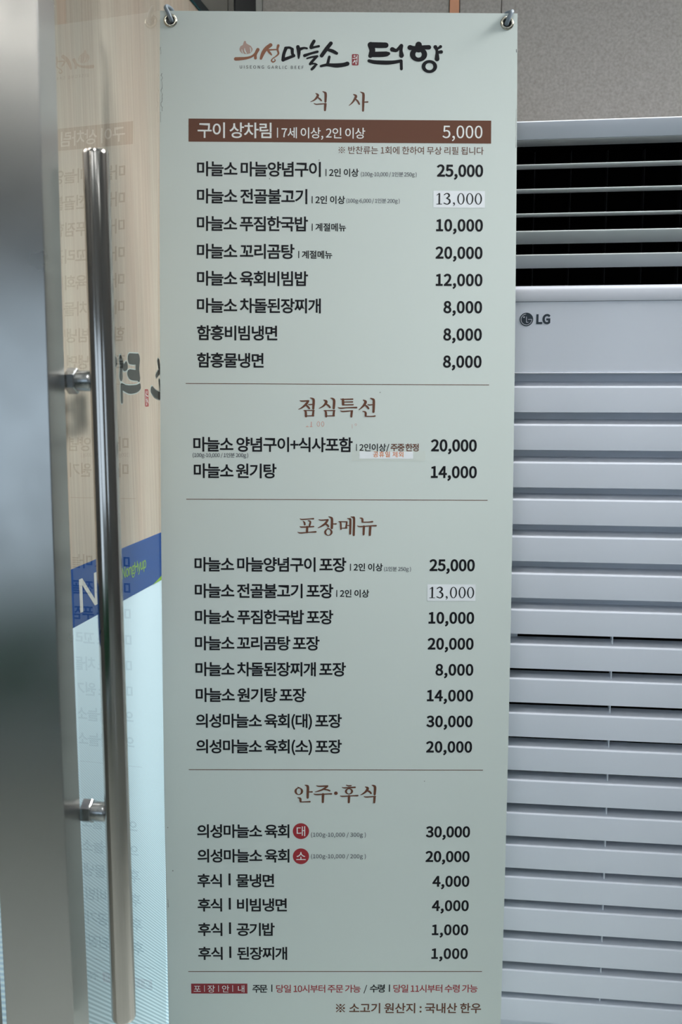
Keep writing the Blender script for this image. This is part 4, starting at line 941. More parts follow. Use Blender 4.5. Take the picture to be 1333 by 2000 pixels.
for r_ in ((X0 - 0.09, X0 - 0.03, -3.95, -1.1, 0.15, 0.21), (X0 - 0.09, X0 - 0.03, -3.95, -1.1, 2.04, 2.1)):
    bbox('frame_rail', idf, r_, 'alu', wn3)
for y_ in (-3.95, -2.55, -1.15):
    bbox('frame_post', idf, (X0 - 0.09, X0 - 0.03, y_, y_ + 0.05, 0.21, 2.04), 'alu', wn3)
bbox('wall_right', idf, (X1, X1 + 0.12, Y0, 3.3, 0, ZC), 'wall', kind='structure')
# wall with the shop windows, behind the camera
wf = empty('wall_front', (0, Y0, 0), kind='structure')
WB = ((-2.9, -0.1), (1.7, 3.0))
bbox('sill_wall', idf, (X0, X1, Y0 - 0.12, Y0, 0, 0.70), 'wall', wf)
bbox('lintel', idf, (X0, X1, Y0 - 0.12, Y0, 2.25, ZC), 'wall', wf)
for xa, xb in ((X0, -2.9), (-0.1, 1.7), (3.0, X1)):
    bbox('pier', idf, (xa, xb, Y0 - 0.12, Y0, 0.70, 2.25), 'panelling', wf)
for k, (xa, xb) in enumerate(WB):
    wn = empty('window_%d' % (k + 1), ((xa + xb) / 2, Y0 - 0.06, 0.70), kind='structure')
    xm = (xa + xb) / 2
    for nm, r in (('frame_post', (xa, xa + 0.05, Y0 - 0.09, Y0 - 0.03, 0.70, 2.25)), ('frame_post', (xb - 0.05, xb, Y0 - 0.09, Y0 - 0.03, 0.70, 2.25)),
                  ('frame_post', (xm - 0.025, xm + 0.025, Y0 - 0.09, Y0 - 0.03, 0.76, 2.19)),
                  ('frame_rail', (xa + 0.05, xb - 0.05, Y0 - 0.09, Y0 - 0.03, 0.70, 0.76)), ('frame_rail', (xa + 0.05, xb - 0.05, Y0 - 0.09, Y0 - 0.03, 2.19, 2.25))):
        bbox(nm, idf, r, 'alu', wn)
# long green vinyl bench behind the camera (seen only in the steel)
bn = empty('green_bench', (-1.9, -1.0, 0), 'green vinyl bench mirrored dark in the brushed steel column', 'bench')
def bf(a, b, c):
    g = radians(-40)
    return (-1.9 + a * cos(g) - b * sin(g), -1.0 + a * sin(g) + b * cos(g), c)
bbox('seat', bf, (-1.3, 1.7, -0.24, 0.24, 0.16, 0.58), 'green', bn, bev=0.02)
for a in (-1.2, 1.5):
    for b in (-0.2, 0.2):
        bbox('leg', bf, (a - 0.02, a + 0.02, b - 0.02, b + 0.02, 0, 0.16), 'grey_metal', bn)
# ceiling tube lamps, out of view, added to light the room
k = 0
for (lx, ly, lab) in ((-1.7, 0.35, 'left, nearest the steel column'), (0.35, 0.55, 'in front of the menu banner'), (2.0, 0.35, 'right of the banner'),
                      (1.55, 1.98, 'between the banner and the stone wall'), (-2.55, -2.05, 'middle row left'), (0.35, -1.5, 'middle row centre'), (2.3, -1.5, 'middle row right'),
                      (-1.7, -3.2, 'rear row left'), (0.35, -3.2, 'rear row centre'), (2.3, -3.2, 'rear row right')):
    lp = empty('unseen_ceiling_lamp', (lx, ly, ZC), 'unseen white twin tube ceiling lamp, ' + lab, 'lamp', 'unseen ceiling lamps above the room')
    bbox('lamp_housing', idf, (lx - 0.62, lx + 0.62, ly - 0.11, ly + 0.11, ZC - 0.05, ZC), 'lamp_body', lp)
    for dy in (-0.055, 0.055):
        v, f = tube([(lx - 0.58, ly + dy, ZC - 0.07), (lx + 0.58, ly + dy, ZC - 0.07)], 0.016, 12)
        obj('lamp_tube', v, f, 'lamp' if ly > 1.5 or lx < -2.5 or (lx < -1.6 and ly > 0) else 'lamp_soft', lp, smooth=True)

# added, unseen downlights: three wash the wood wall and the sign, one the banner
from mathutils import Vector
for (lx, ly, tx, ty, tz, pw, size, spread, lab) in (
        (0.70, 1.95, -0.42, 1.86, 1.0, 1.3, 0.40, 60, 'the larger of the two above the stone wall'),
        (0.30, 2.05, -0.42, 1.92, 0.9, 0.8, 0.30, 50, 'the smaller of the two above the stone wall'),
        (2.20, 1.45, -0.43, 1.50, 0.50, 25.0, 0.95, 52, 'broadest one, on the right'),
        (-0.20, -0.30, 0.02, 1.75, 1.1, 1.15, 0.30, 46, 'turned towards the banner')):
    sp = empty('added_downlight', (lx, ly, ZC), 'added round white ceiling light, ' + lab, 'lamp')
    v, f = tube([(lx, ly, ZC), (lx, ly, ZC - 0.12)], 0.014, 12)
    obj('stem', v, f, 'lamp_body', sp, smooth=True)
    d = Vector((tx - lx, ty - ly, tz - (ZC - 0.2))).normalized()
    c0 = Vector((lx, ly, ZC - 0.17))
    v, f = tube([tuple(c0 - d * 0.05), tuple(c0 - d * 0.04), tuple(c0 + d * 0.03)], [size / 2 * 0.8, size / 2 + 0.01, size / 2 + 0.01], 32)
    obj('head', v, f, 'lamp_body', sp, smooth=True)
    ld = bpy.data.lights.new('added_light', 'AREA')
    ld.shape = 'DISK'
    ld.size = size
    ld.spread = radians(spread)
    ld.energy = pw
    ld.color = (0.97, 0.98, 0.97)
    lo = bpy.data.objects.new('added_light', ld)
    COL.objects.link(lo)
    lo.parent = sp
    lo.rotation_euler = d.to_track_quat('-Z', 'Y').to_euler()
    p = c0 + d * 0.036
    lo.location = (p.x - lx, p.y - ly, p.z - ZC)

# back wall: substrate, tiles, copper strip, dark doorway
wb = empty('wall_back', wallf(0, 0.02, 0), kind='structure')
bbox('backing', wallf, (-3.0, 3.0, 0.012, 0.12, 0, ZC), 'grout', wb)
def tile(a0, a1, z0=0.0, z1=ZC):
    bbox('tile', wallf, (a0, a1, 0, 0.012, z0, z1), 'tile', wb, bev=0.0012)
for a0, a1 in ((-0.486, -0.055), (-0.0312, 0.0612), (0.0628, 0.86), (0.8616, 1.66), (1.6616, 2.46)):
    tile(a0, a1, 0, 1.398)
    tile(a0, a1, 1.4, ZC)
t1 = bbox('trim_1', wallf, (-0.0535, -0.0325, -0.003, 0.012, 0, ZC), 'copper', None, kind='structure')
dr = empty('door_2', wallf(-0.6, 0, 0), kind='structure')
bbox('frame_post', wallf, (-0.501, -0.4865, -0.003, 0.011, 0, ZC), 'grey_metal', dr)
bbox('dark_pane', wallf, (-0.5535, -0.5025, 0.002, 0.01, 0, ZC), 'blackglass', dr)
bbox('frame_post', wallf, (-0.566, -0.5535, -0.004, 0.011, 0, ZC), 'dark_metal', dr)
bbox('door_leaf', wallf, (-1.45, -0.568, -0.004, 0.011, 0, ZC), 'dark_metal', dr)

# ---------------------------------------------------------------- frames of the sign wall (A) and of the glass door (B)
FA = ((0.98542, -0.169821, 0.010405), (0.16983, 0.985473, 0.0), (-0.010254, 0.001767, 0.999946), (-0.5818, 0.100264, 1.343857))
FB = ((0.989932, -0.141417, 0.006), (0.14142, 0.98995, 0.0), (-0.00594, 0.000849, 0.999982), (-0.537137, 0.076733, 1.346745))
def G(fr):
    n, t, w_, o = fr
    return lambda s, off, h: tuple(o[i] + t[i] * s + n[i] * off + w_[i] * h for i in range(3))
ga, gb = G(FA), G(FB)

# wood laminate wall beside the door
wl = empty('wall_side', ga(1.8, -0.13, -1.33), kind='structure')
bbox('laminate_panel', ga, (1.235, 2.05, -0.13, -0.1, -0.2810, 0.8245), 'wood', wl)
bbox('laminate_panel', ga, (2.0512, 2.315, -0.13, -0.1, -0.2810, 0.8245), 'wood', wl)
bbox('wall_core', ga, (1.235, 2.315, -0.155, -0.1305, -1.33, 0.8245), 'grey_metal', wl)
bbox('glass_edge', ga, (1.235, 2.315, -0.112, -0.098, 0.825, 0.830), 'teal', wl)
bbox('top_rail', ga, (1.235, 2.315, -0.13, -0.099, 0.8302, 0.852), 'rail', wl)

# backlit bank sign in front of the lower wall
sg = empty('backlit_sign', ga(1.8, -0.12, -1.33), 'blue and white backlit bank sign standing behind the glass door', 'sign')
bbox('header_band', ga, (1.235, 2.315, -0.1295, -0.0985, -0.3757, -0.2812), 'blue', sg, bev=0.001)
PW = 12
vs, fs, uv_ = [], [], []
for s_ in (1.235, 2.315):
    for h_ in (-1.325, -0.3760):
        vs.append(ga(s_, -0.1005, h_)); uv_.append((s_, h_))
lb = obj('light_panel', vs + [ga(a, -0.1295, b) for a in (1.235, 2.315) for b in (-1.325, -0.3760)],
         [(0, 2, 3, 1), (4, 5, 7, 6), (0, 1, 5, 4), (2, 6, 7, 3), (0, 4, 6, 2), (1, 3, 7, 5)], 'lightbox', sg, uvs=uv_ + uv_,
         label='white panel with fine diagonal stripes')
fix_normals(lb)

def on_a(vf, fn, m, parent, name, label=None, lift=-0.0975):
    v, f = vf
    o = obj(name, [ga(*fn(p)) for p in v], f, m, parent, label=label)
    return o
def flatbar(x0, y0, x1, y1, wd):
    dx, dy = x1 - x0, y1 - y0
    d = math.hypot(dx, dy)
    px, py = -dy / d * wd / 2, dx / d * wd / 2
    return [(x0 + px, y0 + py), (x1 + px, y1 + py), (x1 - px, y1 - py), (x0 - px, y0 - py)], [(0, 1, 2, 3)]
T_, B_, SW = -0.3020, -0.3570, 0.0115
def rct(a, b, c, d):
    return [(a, c), (b, c), (b, d), (a, d)], [(0, 1, 2, 3)]
v, f = merge([rct(1.4845, 1.4845 + SW, B_, T_), rct(1.5430, 1.5430 + SW, B_, T_), ([(1.4845, T_), (1.4845 + SW * 1.1, T_), (1.5430 + SW, B_), (1.5430 - SW * 0.1, B_)], [(0, 1, 2, 3)])])
obj('sign_letter', [ga(p[0], -0.0980 + 1e-5 * (i // 4), p[1]) for i, p in enumerate(v)], f, 'sign_white', sg, label='white capital letter N')
v, f = merge([rct(1.572, 1.572 + SW, B_, T_), rct(1.617, 1.617 + SW, B_, T_), rct(1.572 + SW, 1.617, -0.3345, -0.3245)])
obj('sign_letter', [ga(p[0], -0.0980, p[1]) for p in v], f, 'sign_white', sg, label='white capital letter H')
v, f = text_flat('NongHyup', 1.664, 1.782, 0.0, 0.0275, 0.006)
obj('sign_name', [ga(p[0], -0.0980, -0.3355 - p[1] * 1.0) for p in v], f, 'sign_green', sg, label='lime green bank name')
obj('swoosh', [ga(a, -0.0980, b) for a, b in ((1.815, -0.3755), (1.84, -0.3712), (1.87, -0.3655), (1.93, -0.352), (1.98, -0.335), (1.98, -0.3755))], [(0, 1, 2, 3, 4, 5)], 'sign_green', sg)

# ---------------------------------------------------------------- stainless column and glass door
ZF = -1.345
SE = [(0.62 + 0.9, 1.2215), (0.477, 1.2075), (0.167, 1.1975), (-0.158, 1.1905), (-0.50, 1.1873), (-0.857, 1.1893), (ZF, 1.192)]
def smooth_sections(P, k=8):
    Q = [P[0]] + list(P) + [P[-1]]
    out = []
    for i in range(1, len(Q) - 2):
        for j in range(k):
            t = j / k
            s1 = (Q[i + 1][1] - Q[i - 1][1]) / (Q[i + 1][0] - Q[i - 1][0])
            s2 = (Q[i + 2][1] - Q[i][1]) / (Q[i + 2][0] - Q[i][0])
            dh = Q[i + 1][0] - Q[i][0]
            h00, h10, h01, h11 = 2 * t ** 3 - 3 * t * t + 1, t ** 3 - 2 * t * t + t, -2 * t ** 3 + 3 * t * t, t ** 3 - t * t
            out.append((Q[i][0] + dh * t, h00 * Q[i][1] + h10 * dh * s1 + h01 * Q[i + 1][1] + h11 * dh * s2))
    out.append(P[-1])
    return out


SE = smooth_sections(SE)


def colsec(off_out, off_in, wd):
    vs, fs = [], []
    for h_, s_ in SE:
        for (ds, of) in ((0, off_out), (wd, off_out), (wd, off_in), (0, off_in)):
            vs.append(gb(s_ + ds, of, h_))
    n = len(SE)
    for i in range(n - 1):
        for k in range(4):
            a, b = i * 4 + k, i * 4 + (k + 1) % 4
            fs.append((a, b, b + 4, a + 4))
    fs += [(0, 1, 2, 3), (4 * n - 4, 4 * n - 1, 4 * n - 2, 4 * n - 3)]
    return vs, fs
v, f = colsec(0.001, -0.0965, 0.0512)
o = obj('trim_2', v, f, 'brushed', None, kind='structure')
fix_normals(o)
for p in o.data.polygons:
    p.use_smooth = True
o.data.set_sharp_from_angle(angle=radians(35))
md = o.modifiers.new('bevel', 'BEVEL'); md.width = 0.0012; md.segments = 2; md.limit_method = 'ANGLE'; md.angle_limit = radians(50)

door = empty('door_1', gb(1.45, 0, ZF), kind='structure')
gv = [gb(1.2416, -0.002, ZF + .01), gb(1.560, -0.002, ZF + .01), gb(1.706, -0.002, 0.80), gb(1.2625, -0.002, 0.80),
      gb(1.2416, -0.012, ZF + .01), gb(1.560, -0.012, ZF + .01), gb(1.706, -0.012, 0.80), gb(1.2625, -0.012, 0.80)]
pane = obj('glass_pane', gv, [(0, 1, 2, 3), (7, 6, 5, 4), (0, 4, 5, 1), (1, 5, 6, 2), (2, 6, 7, 3), (3, 7, 4, 0)], None, door,
           mats=['glass', 'glass_back'], midx=[0, 1, 1, 1, 1, 1])
fix_normals(pane)
for p in pane.data.polygons:
    p.material_index = 0 if p.index == 0 else 1

# long tubular handle with its fittings
R_T = 0.0167
ht, hb = gb(1.250, 0.0518, 0.2988), gb(1.2415, 0.0518, -0.8765)
def lerp(a, b, t):
    return tuple(a[i] + (b[i] - a[i]) * t for i in range(3))
pts = [lerp(ht, hb, t) for t in (0, 0.002, 0.004, 0.996, 0.998, 1)]
v, f = tube(pts, [R_T - 0.0012, R_T - 0.0003, R_T, R_T, R_T - 0.0003, R_T - 0.0012], 48)
hd = obj('door_handle', v, f, 'chrome', door, smooth=True, label='long vertical polished steel tube handle')
for hh in (0.0105, -0.5815):
    s_ = 1.2405 if hh > 0 else 1.2425
    tt = (0.2988 - hh) / (0.2988 + 0.8765)
    s2 = 1.250 + (1.2415 - 1.250) * tt
    s_ = s2 + 0.004
    # hexagonal foot nut
    vs, fs = [], []
    for (of, rr) in ((-0.002, 0.0165), (-0.0015, 0.0172), (0.0105, 0.0172), (0.0118, 0.0160)):
        for k in range(6):
            a = radians(60 * k + 30)
            vs.append(gb(s_ + 0.010 + rr * cos(a), of, hh + rr * sin(a)))
    for i in range(3):
        for k in range(6):
            fs.append((i * 6 + k, i * 6 + (k + 1) % 6, (i + 1) * 6 + (k + 1) % 6, (i + 1) * 6 + k))
    fs += [tuple(range(6)), tuple(range(18, 24))]
    nut = obj('foot_nut', vs, fs, 'fitting', hd)
    fix_normals(nut)
    v, f = tube([gb(s_ + 0.010 - 0.012 * q, of, hh) for q, of in ((0, 0.0118), (0, 0.012), (0.1, 0.030), (0.15, 0.034), (0.2, 0.0375), (0.2, 0.040))],
                [0.0128, 0.0136, 0.0134, 0.0115, 0.0075, 0.006], 32)
    obj('standoff', v, f, 'fitting', hd, smooth=True)
    v, f = tube([gb(s_ + 0.010 + 0.0165, 0.0055, hh - 0.006), gb(s_ + 0.010 + 0.0118, 0.0055, hh - 0.005)], 0.0022, 10)

# lettering stuck on the far face of the glass, read from the other side
def st(p, off):
    # banner logo units -> glass: mirrored along s
    return gb(1.5740 - (p[0] - 252) * 0.0001975 + (0.0 if p[0] > 200 else (252 - p[0]) * 0.0), off, 0.0555 - (p[1] - 80) * 0.0002085)
def st2(p, off):   # steeper part of the print, the seal
    return gb(1.6110 - (p[0] - 52) * 0.000215, off, -0.0010 - (p[1] - 242) * 0.000193)
STK = list(LOGO_NAME)
v, f = draw(STK, 4)
so = obj('glass_sticker', [st(p, -0.0125 + z_(p)) for p in v], f, 'seal_dark', door, label='dark mirrored brush lettering on the glass')
v, f = draw(STK, 12)
obj('sticker_outline', [st(p, -0.0130 + z_(p)) for p in v], f, 'halo', so)
v, f = rrect(52, 242, 140, 392, 14)
sr = obj('seal_sticker', [st2(p, -0.0125) for p in v], f, 'seal_red', door, label='small dark red seal on the glass')
v, f = draw(SEAL_MARK)
obj('seal_mark', [st2(p, -0.0124 + z_(p)) for p in v], f, 'pale', sr)
# first syllable of the beef name: its edge shows beside the banner
SO = [[(40, 60, 40), (10, 130, 44), (-40, 205, 40)], [(0, 138, 28), (50, 155, 38), (95, 178, 32)], [(30, 216, 28), (12, 290, 32)], [(-140, 318, 50), (-60, 330, 60), (40, 335, 60), (140, 318, 60), (210, 290, 60)]]
def st3(p, off):
    return gb(1.6770 - (p[0] + 0) * 0.000222, off, 0.047 - (p[1] - 60) * 0.000215)
v, f = draw(SO)
s3 = obj('glass_sticker', [st3(p, -0.0125 + z_(p)) for p in v], f, 'seal_dark', door, label='dark brush syllable beside the banner edge')
v, f = draw(SO, 8)
obj('sticker_outline', [st3(p, -0.0130 + z_(p)) for p in v], f, 'halo', s3)

# ---------------------------------------------------------------- the menu banner
PSI, RHO, BX, BY, BZ, CA, CB, CC = 0.007656, 0.004725, -0.003333, 1.760932, 1.823156 + 0.15, -0.123726, 0.034393, 0.003596
_N = 720
_prof = [(0.0, 0.0)]
_sl = lambda t: CA + 2 * CB * t + 3 * CC * t * t
for i in range(_N):
    t = (i + 0.5) * 1.86 / _N
    d = 1.86 / _N
    _prof.append((_prof[-1][0] + sin(_sl(t)) * d, _prof[-1][1] - cos(_sl(t)) * d))


def S(u, v, lift=0.0):
    """point of the banner: u across, v down from the top edge (metres), lift towards the reader"""
    q = max(0.0, v) / 1.86 * _N
    i = min(int(q), _N - 1)
    fr = q - i
    dy = _prof[i][0] + (_prof[i + 1][0] - _prof[i][0]) * fr
    dz = _prof[i][1] + (_prof[i + 1][1] - _prof[i][1]) * fr
    if v < 0:
        dz = -v
    a = _sl(max(0.0, v))
    dy -= cos(a) * lift
    dz -= sin(a) * lift
    lx = cos(RHO) * u + sin(RHO) * dz
    lz = -sin(RHO) * u + cos(RHO) * dz
    return (BX + cos(PSI) * lx - sin(PSI) * dy, BY + sin(PSI) * lx + cos(PSI) * dy, BZ + lz)


bx, by, bz = S(0, 1.8)
bn = empty('menu_banner', (bx, by, 0), 'tall pale restaurant menu banner hung on grey hooks in front of the air conditioner', 'banner')
# sheet with punched holes is drawn as a curved slab
HU, HV, HR = 0.2825, 0.0165, 0.0068
NV = 90
vs, fs = [], []
us = [-0.3, -0.1, 0.1, 0.3]
for i in range(NV + 1):
    v_ = 1.8 * i / NV
    for u_ in us:
        vs.append(S(u_, v_, 0))
nn = len(vs)
vs += [S(us[j], 1.8 * i / NV, -0.0008) for i in range(NV + 1) for j in range(4)]
for i in range(NV):
    for j in range(3):
        a = i * 4 + j
        fs.append((a, a + 4, a + 5, a + 1))
        fs.append((nn + a, nn + a + 1, nn + a + 5, nn + a + 4))
for i in range(NV):
    fs.append((i * 4, nn + i * 4, nn + i * 4 + 4, i * 4 + 4))
    fs.append((i * 4 + 3, i * 4 + 7, nn + i * 4 + 7, nn + i * 4 + 3))
for j in range(3):
    fs.append((j, j + 1, nn + j + 1, nn + j))
    a = NV * 4 + j
    fs.append((a, nn + a, nn + a + 1, a + 1))
sheet = obj('sheet', vs, fs, 'sheet', bn, smooth=True)


LK = 0.45      # print sits this share of the nominal lifts above the sheet


def on_banner(name, vf, m, lift=0.0003, label=None, parent=None, thick=0.0):
    v, f = vf
    return obj(name, [S(p[0] / 1000, p[1] / 1000, lift * LK + z_(p)) for p in v], f, m, parent or bn, label=label)


def quad(r):
    return [(r[0], r[1]), (r[2], r[1]), (r[2], r[3]), (r[0], r[3])], [(0, 3, 2, 1)]


def slab(name, r, m, lift, th, label=None, parent=None, seg=1):
    x0, y0, x1, y1 = [q / 1000 for q in r]
    vs = [S(u, v, l) for l in (lift, lift + th) for (u, v) in ((x0, y0), (x1, y0), (x1, y1), (x0, y1))]
    o = obj(name, vs, [(3, 2, 1, 0), (4, 5, 6, 7), (0, 1, 5, 4), (1, 2, 6, 5), (2, 3, 7, 6), (3, 0, 4, 7)], m, parent or bn, label=label)
    fix_normals(o)
    return o


on_banner('highlight_bar', quad(RC['bar']), 'brown', 0.0002, 'brown bar behind the first price')
for r in RC['rules']:
    on_banner('divider_line', quad(r), 'brown', 0.0002)
on_banner('notice_box', quad(RC['foot']), 'darkred', 0.0002, 'dark red box with pale letters')
LBL = {'price': None}
for (nm, txt, x0, x1, vb, em, w_, c) in TXT:
    on_banner(nm, text_flat(txt, x0, x1, vb, em, w_), c, 0.0004 if c == 'pale' else 0.0003)
# round size marks
for (cx, cy), ch in ((RC['c1'], '\ub300'), (RC['c2'], '\uc18c')):
    cm = on_banner('size_mark', ring(cx, cy, 14.3, 14.6, 0, 0, n=40), 'red', 0.0002, 'red disc with a pale syllable')
    on_banner('size_letter', text_flat(ch, cx - 10, cx + 10, cy + 7.5, 20, 0.004), 'pale', 0.0004, parent=cm)
def fr(key, vf):
    x, y, sx, sy = FRM[key]
    return [(x + p[0] * sx, y + p[1] * sy, z_(p)) for p in vf[0]], vf[1]
for k in ('h1', 'h2', 'h3', 'h4'):
    if k == 'h1':
        on_banner('section_heading', fr(k, draw(HEAD[k][:5])), 'brown', 0.0003)
        on_banner('section_heading', fr(k, draw(HEAD[k][5:])), 'brown', 0.0003)
    else:
        on_banner('section_heading', fr(k, draw(HEAD[k])), 'brown', 0.0003)
on_banner('logo_place', fr('la', draw(LOGO_BROWN)), 'logo_brown', 0.0003, 'ochre brush lettering')
on_banner('logo_beef', fr('la', draw(LOGO_DARK)), 'ink', 0.0003, 'dark brush lettering of the beef name')
on_banner('logo_name', fr('lb', draw(LOGO_NAME)), 'ink', 0.0003, 'bold dark lettering of the restaurant name')
bulb = on_banner('garlic_bulb', fr('la', merge([poly([(143, 58), (152, 52), (162, 57), (168, 80), (190, 92), (217, 108), (235, 140), (228, 165), (208, 186), (190, 190), (168, 195), (150, 193), (120, 184), (100, 160), (96, 140), (106, 112), (132, 96), (137, 78)])])),
                 'bulb', 0.0002, 'pale brown garlic bulb')
on_banner('bulb_slit', fr('la', draw([[(122, 146, 6), (126, 168, 8), (140, 190, 5)], [(150, 132, 5), (154, 160, 12), (170, 188, 8)], [(206, 122, 5), (213, 145, 10), (212, 172, 8)], [(110, 190, 4), (165, 200, 12)]])), 'sheet', 0.0003, parent=bulb)
seal = on_banner('red_seal', fr('lb', rrect(52, 242, 140, 392, 14)), 'darkred', 0.0002, 'small red seal between the two names')
on_banner('seal_mark', fr('lb', draw(SEAL_MARK)), 'pale', 0.0004, parent=seal)
# pasted corrections
for key, nk, lb_ in (('paper1', 'n1', 'white paper slip with a typed price, upper'), ('paper2', 'n2', 'white paper slip with a typed price, lower')):
    ps = slab('price_slip', RC[key], 'paper', 0.00004, 0.00012, lb_)
    on_banner('slip_print', fr(nk, draw(NUM13)), 'black', 0.0005, parent=ps)
tp = slab('clear_tape', RC['ptape'], 'tape', 0.00003, 0.00005, 'clear tape over a paper strip')
pl = slab('paper_strip', RC['plabel'], 'paper', 0.00005, 0.00012, 'narrow white paper strip', tp)
on_banner('strip_print', text_flat('\uacf5\ud734\uc77c \uc81c\uc678', 60.9, 112.2, 744.6, 10.6, 0.01), 'orange', 0.0005, parent=tp)
# remains of a red stamp
x, y = RC['stamp']
on_banner('faded_stamp', merge([flatbar(x + 3, y - 1, x + 3.4, y - 3, .5), flatbar(x + 1, y - .6, x + 5.5, y - .6, .9), flatbar(x + 10, y - 9, x + 10, y - 1, 1.0), flatbar(x + 7.5, y - .6, x + 12, y - .6, .9),
                                ring(x + 22, y - 5.2, 2.6, 4.4, 1.9, 3.7), ring(x + 29.2, y - 5.2, 2.6, 4.4, 1.8, 3.6)]), 'faint', 0.0003, 'faded red stamped digits')
on_banner('faded_stamp', merge([flatbar(x + 79, y - 5, x + 79.4, y + 2, .5), ring(x + 85.4, y - 4.4, 1.6, 1.8, 1.2, 1.4)]), 'faint', 0.0003, 'faint red stamp remains')
# scuffs on the edges
def squiggle(u, v0, v1, n, amp, wd):
    pts = []
    for i in range(n):
        pts.append((u + random.uniform(-amp, amp), v0 + (v1 - v0) * i / (n - 1) + random.uniform(-2, 2), wd * random.uniform(0.5, 1.3)))
    return brush_thin(pts)
def brush_thin(pts):
    out = []
    for a, b in zip(pts, pts[1:]):
        out.append(flatbar(a[0], a[1], b[0], b[1], a[2]))
    return merge(out)
for q in ((-298, 62, 72, 6, 1.5, .5), (-296.6, 105, 168, 26, 1.6, .5), (-298.4, 168, 186, 5, .6, .4), (298, 60, 64, 3, .8, .8), (298.6, 160, 225, 9, .4, .45), (-297, 1530, 1545, 6, 1, .7)):
    on_banner('edge_scuff', squiggle(*q), 'scuff', 0.0003)

# grommets and hooks
def ring3d(u, v, sect, n=32):
    """revolved ring on the sheet: sect = (radius, lift)"""
    vs, fs = [], []
    for k in range(n):
        a = 2 * pi * k / n
        for (r, l) in sect:
            vs.append(S(u + cos(a) * r, v + sin(a) * r, l))
    m_ = len(sect)
    for k in range(n):
        for j in range(m_):
            a, b = k * m_ + j, k * m_ + (j + 1) % m_
            c, d = ((k + 1) % n) * m_ + (j + 1) % m_, ((k + 1) % n) * m_ + j
            fs.append((a, b, c, d))
    return vs, fs
corners = ((-1, 0), (1, 0), (-1, 1), (1, 1))
for sx_, bot in corners:
    u_, v_ = sx_ * HU, (HV if not bot else 1.8 - HV)
    gr = obj('grommet', *ring3d(u_, v_, [(0.0116, 0.0002), (0.0112, 0.0012), (0.0098, 0.0024), (0.0082, 0.0026), (0.0070, 0.0016), (0.0066, 0.0004)]), 'grommet', bn, smooth='all')
    obj('hole', [S(u_ + cos(k * pi / 12) * 0.0068, v_ + sin(k * pi / 12) * 0.0068, 0.0003) for k in range(24)], [tuple(range(24))], 'blackglass', gr)
    g = -1 if not bot else 1
    if not bot:
        if sx_ < 0:
            path = [(u_ + 0.002, v_ + 0.001, 0.000), (u_ + 0.001, v_ - 0.001, 0.006), (u_ - 0.003, v_ - 0.010, 0.009), (u_ - 0.0065, v_ - 0.0175, 0.008), (u_ - 0.0045, v_ - 0.0225, 0.001), (u_ + 0.001, v_ - 0.0215, -0.008), (u_ + 0.005, v_ - 0.012, -0.013), (u_ + 0.010, v_ + 0.02, -0.018)]
        else:
            path = [(u_ - 0.001, v_ + 0.002, 0.000), (u_, v_ - 0.001, 0.006), (u_ + 0.0045, v_ - 0.011, 0.009), (u_ + 0.0075, v_ - 0.0165, 0.006), (u_ + 0.006, v_ - 0.0195, -0.002), (u_ - 0.001, v_ - 0.0190, -0.009), (u_ - 0.006, v_ - 0.010, -0.013), (u_ - 0.010, v_ + 0.02, -0.018)]
    else:
        path = [(u_, v_, 0.0), (u_, v_ + 0.004, 0.006), (u_ + sx_ * .002, v_ + 0.012, 0.008), (u_ + sx_ * .003, v_ + 0.020, 0.004), (u_, v_ + 0.022, -0.004), (u_ - sx_ * .003, v_ + 0.014, -0.012), (u_ - sx_ * .008, v_ - 0.01, -0.018)]
    # smooth the path
    P = [S(*p) for p in path]
    Q = [P[0]] + P + [P[-1]]
    out = []
    for i in range(1, len(Q) - 2):
        for k in range(4):
            t = k / 4
            out.append(tuple(0.5 * ((2 * Q[i][j]) + (Q[i + 1][j] - Q[i - 1][j]) * t + (2 * Q[i - 1][j] - 5 * Q[i][j] + 4 * Q[i + 1][j] - Q[i + 2][j]) * t * t
                                    + (3 * Q[i][j] - Q[i - 1][j] - 3 * Q[i + 1][j] + Q[i + 2][j]) * t ** 3) for j in range(3)))
    out.append(P[-1])
    v, f = tube(out, 0.0035, 12)
    obj('hook', v, f, 'plastic', bn, smooth=True, label='grey plastic hook')
# crossed poles of the stand behind the sheet
hub = S(0, 0.98, -0.045)
for sx_, bot in corners:
    a = S(sx_ * (HU - 0.010), (HV + 0.02) if not bot else (1.8 - HV - 0.01), -0.018)
    v, f = tube([a, lerp(a, hub, 0.5), hub], 0.0042, 10)
    obj('pole', v, f, 'pole', bn, smooth=True)
v, f = tube([(hub[0], hub[1] - 0.018, hub[2]), (hub[0], hub[1] + 0.018, hub[2])], 0.028, 24)
obj('hub', v, f, 'pole', bn, smooth=True)
for sx_ in (-1, 1):
    a = S(sx_ * (HU - 0.010), 1.8 - HV - 0.01, -0.018)
    foot = (a[0] + sx_ * 0.004, a[1] - 0.012, 0.004)
    v, f = tube([a, foot], 0.0042, 10)
    obj('foot_pole', v, f, 'pole', bn, smooth=True)
v, f = tube([(hub[0], hub[1] + 0.018, hub[2] - 0.01), (hub[0] + 0.03, hub[1] + 0.13, 0.004)], 0.0042, 10)
obj('foot_pole', v, f, 'pole', bn, smooth=True)

# ---------------------------------------------------------------- the floor standing air conditioner
K = 1.9 / 2.2
D_AC = 1.9391368
acf = lambda a, b, c: (a * 0.9921147 + (D_AC + b) * 0.12533323, -a * 0.12533323 + (D_AC + b) * 0.9921147, c)
zz = lambda z: H + (z - 1.2) * K
A0, A1 = 0.052, 0.60
AI0, AI1 = 0.066, 0.586
ac = empty('air_conditioner', acf((A0 + A1) / 2, 0.15, 0), 'tall white floor standing air conditioner with slatted front', 'air conditioner')
zt = zz(1.7615)
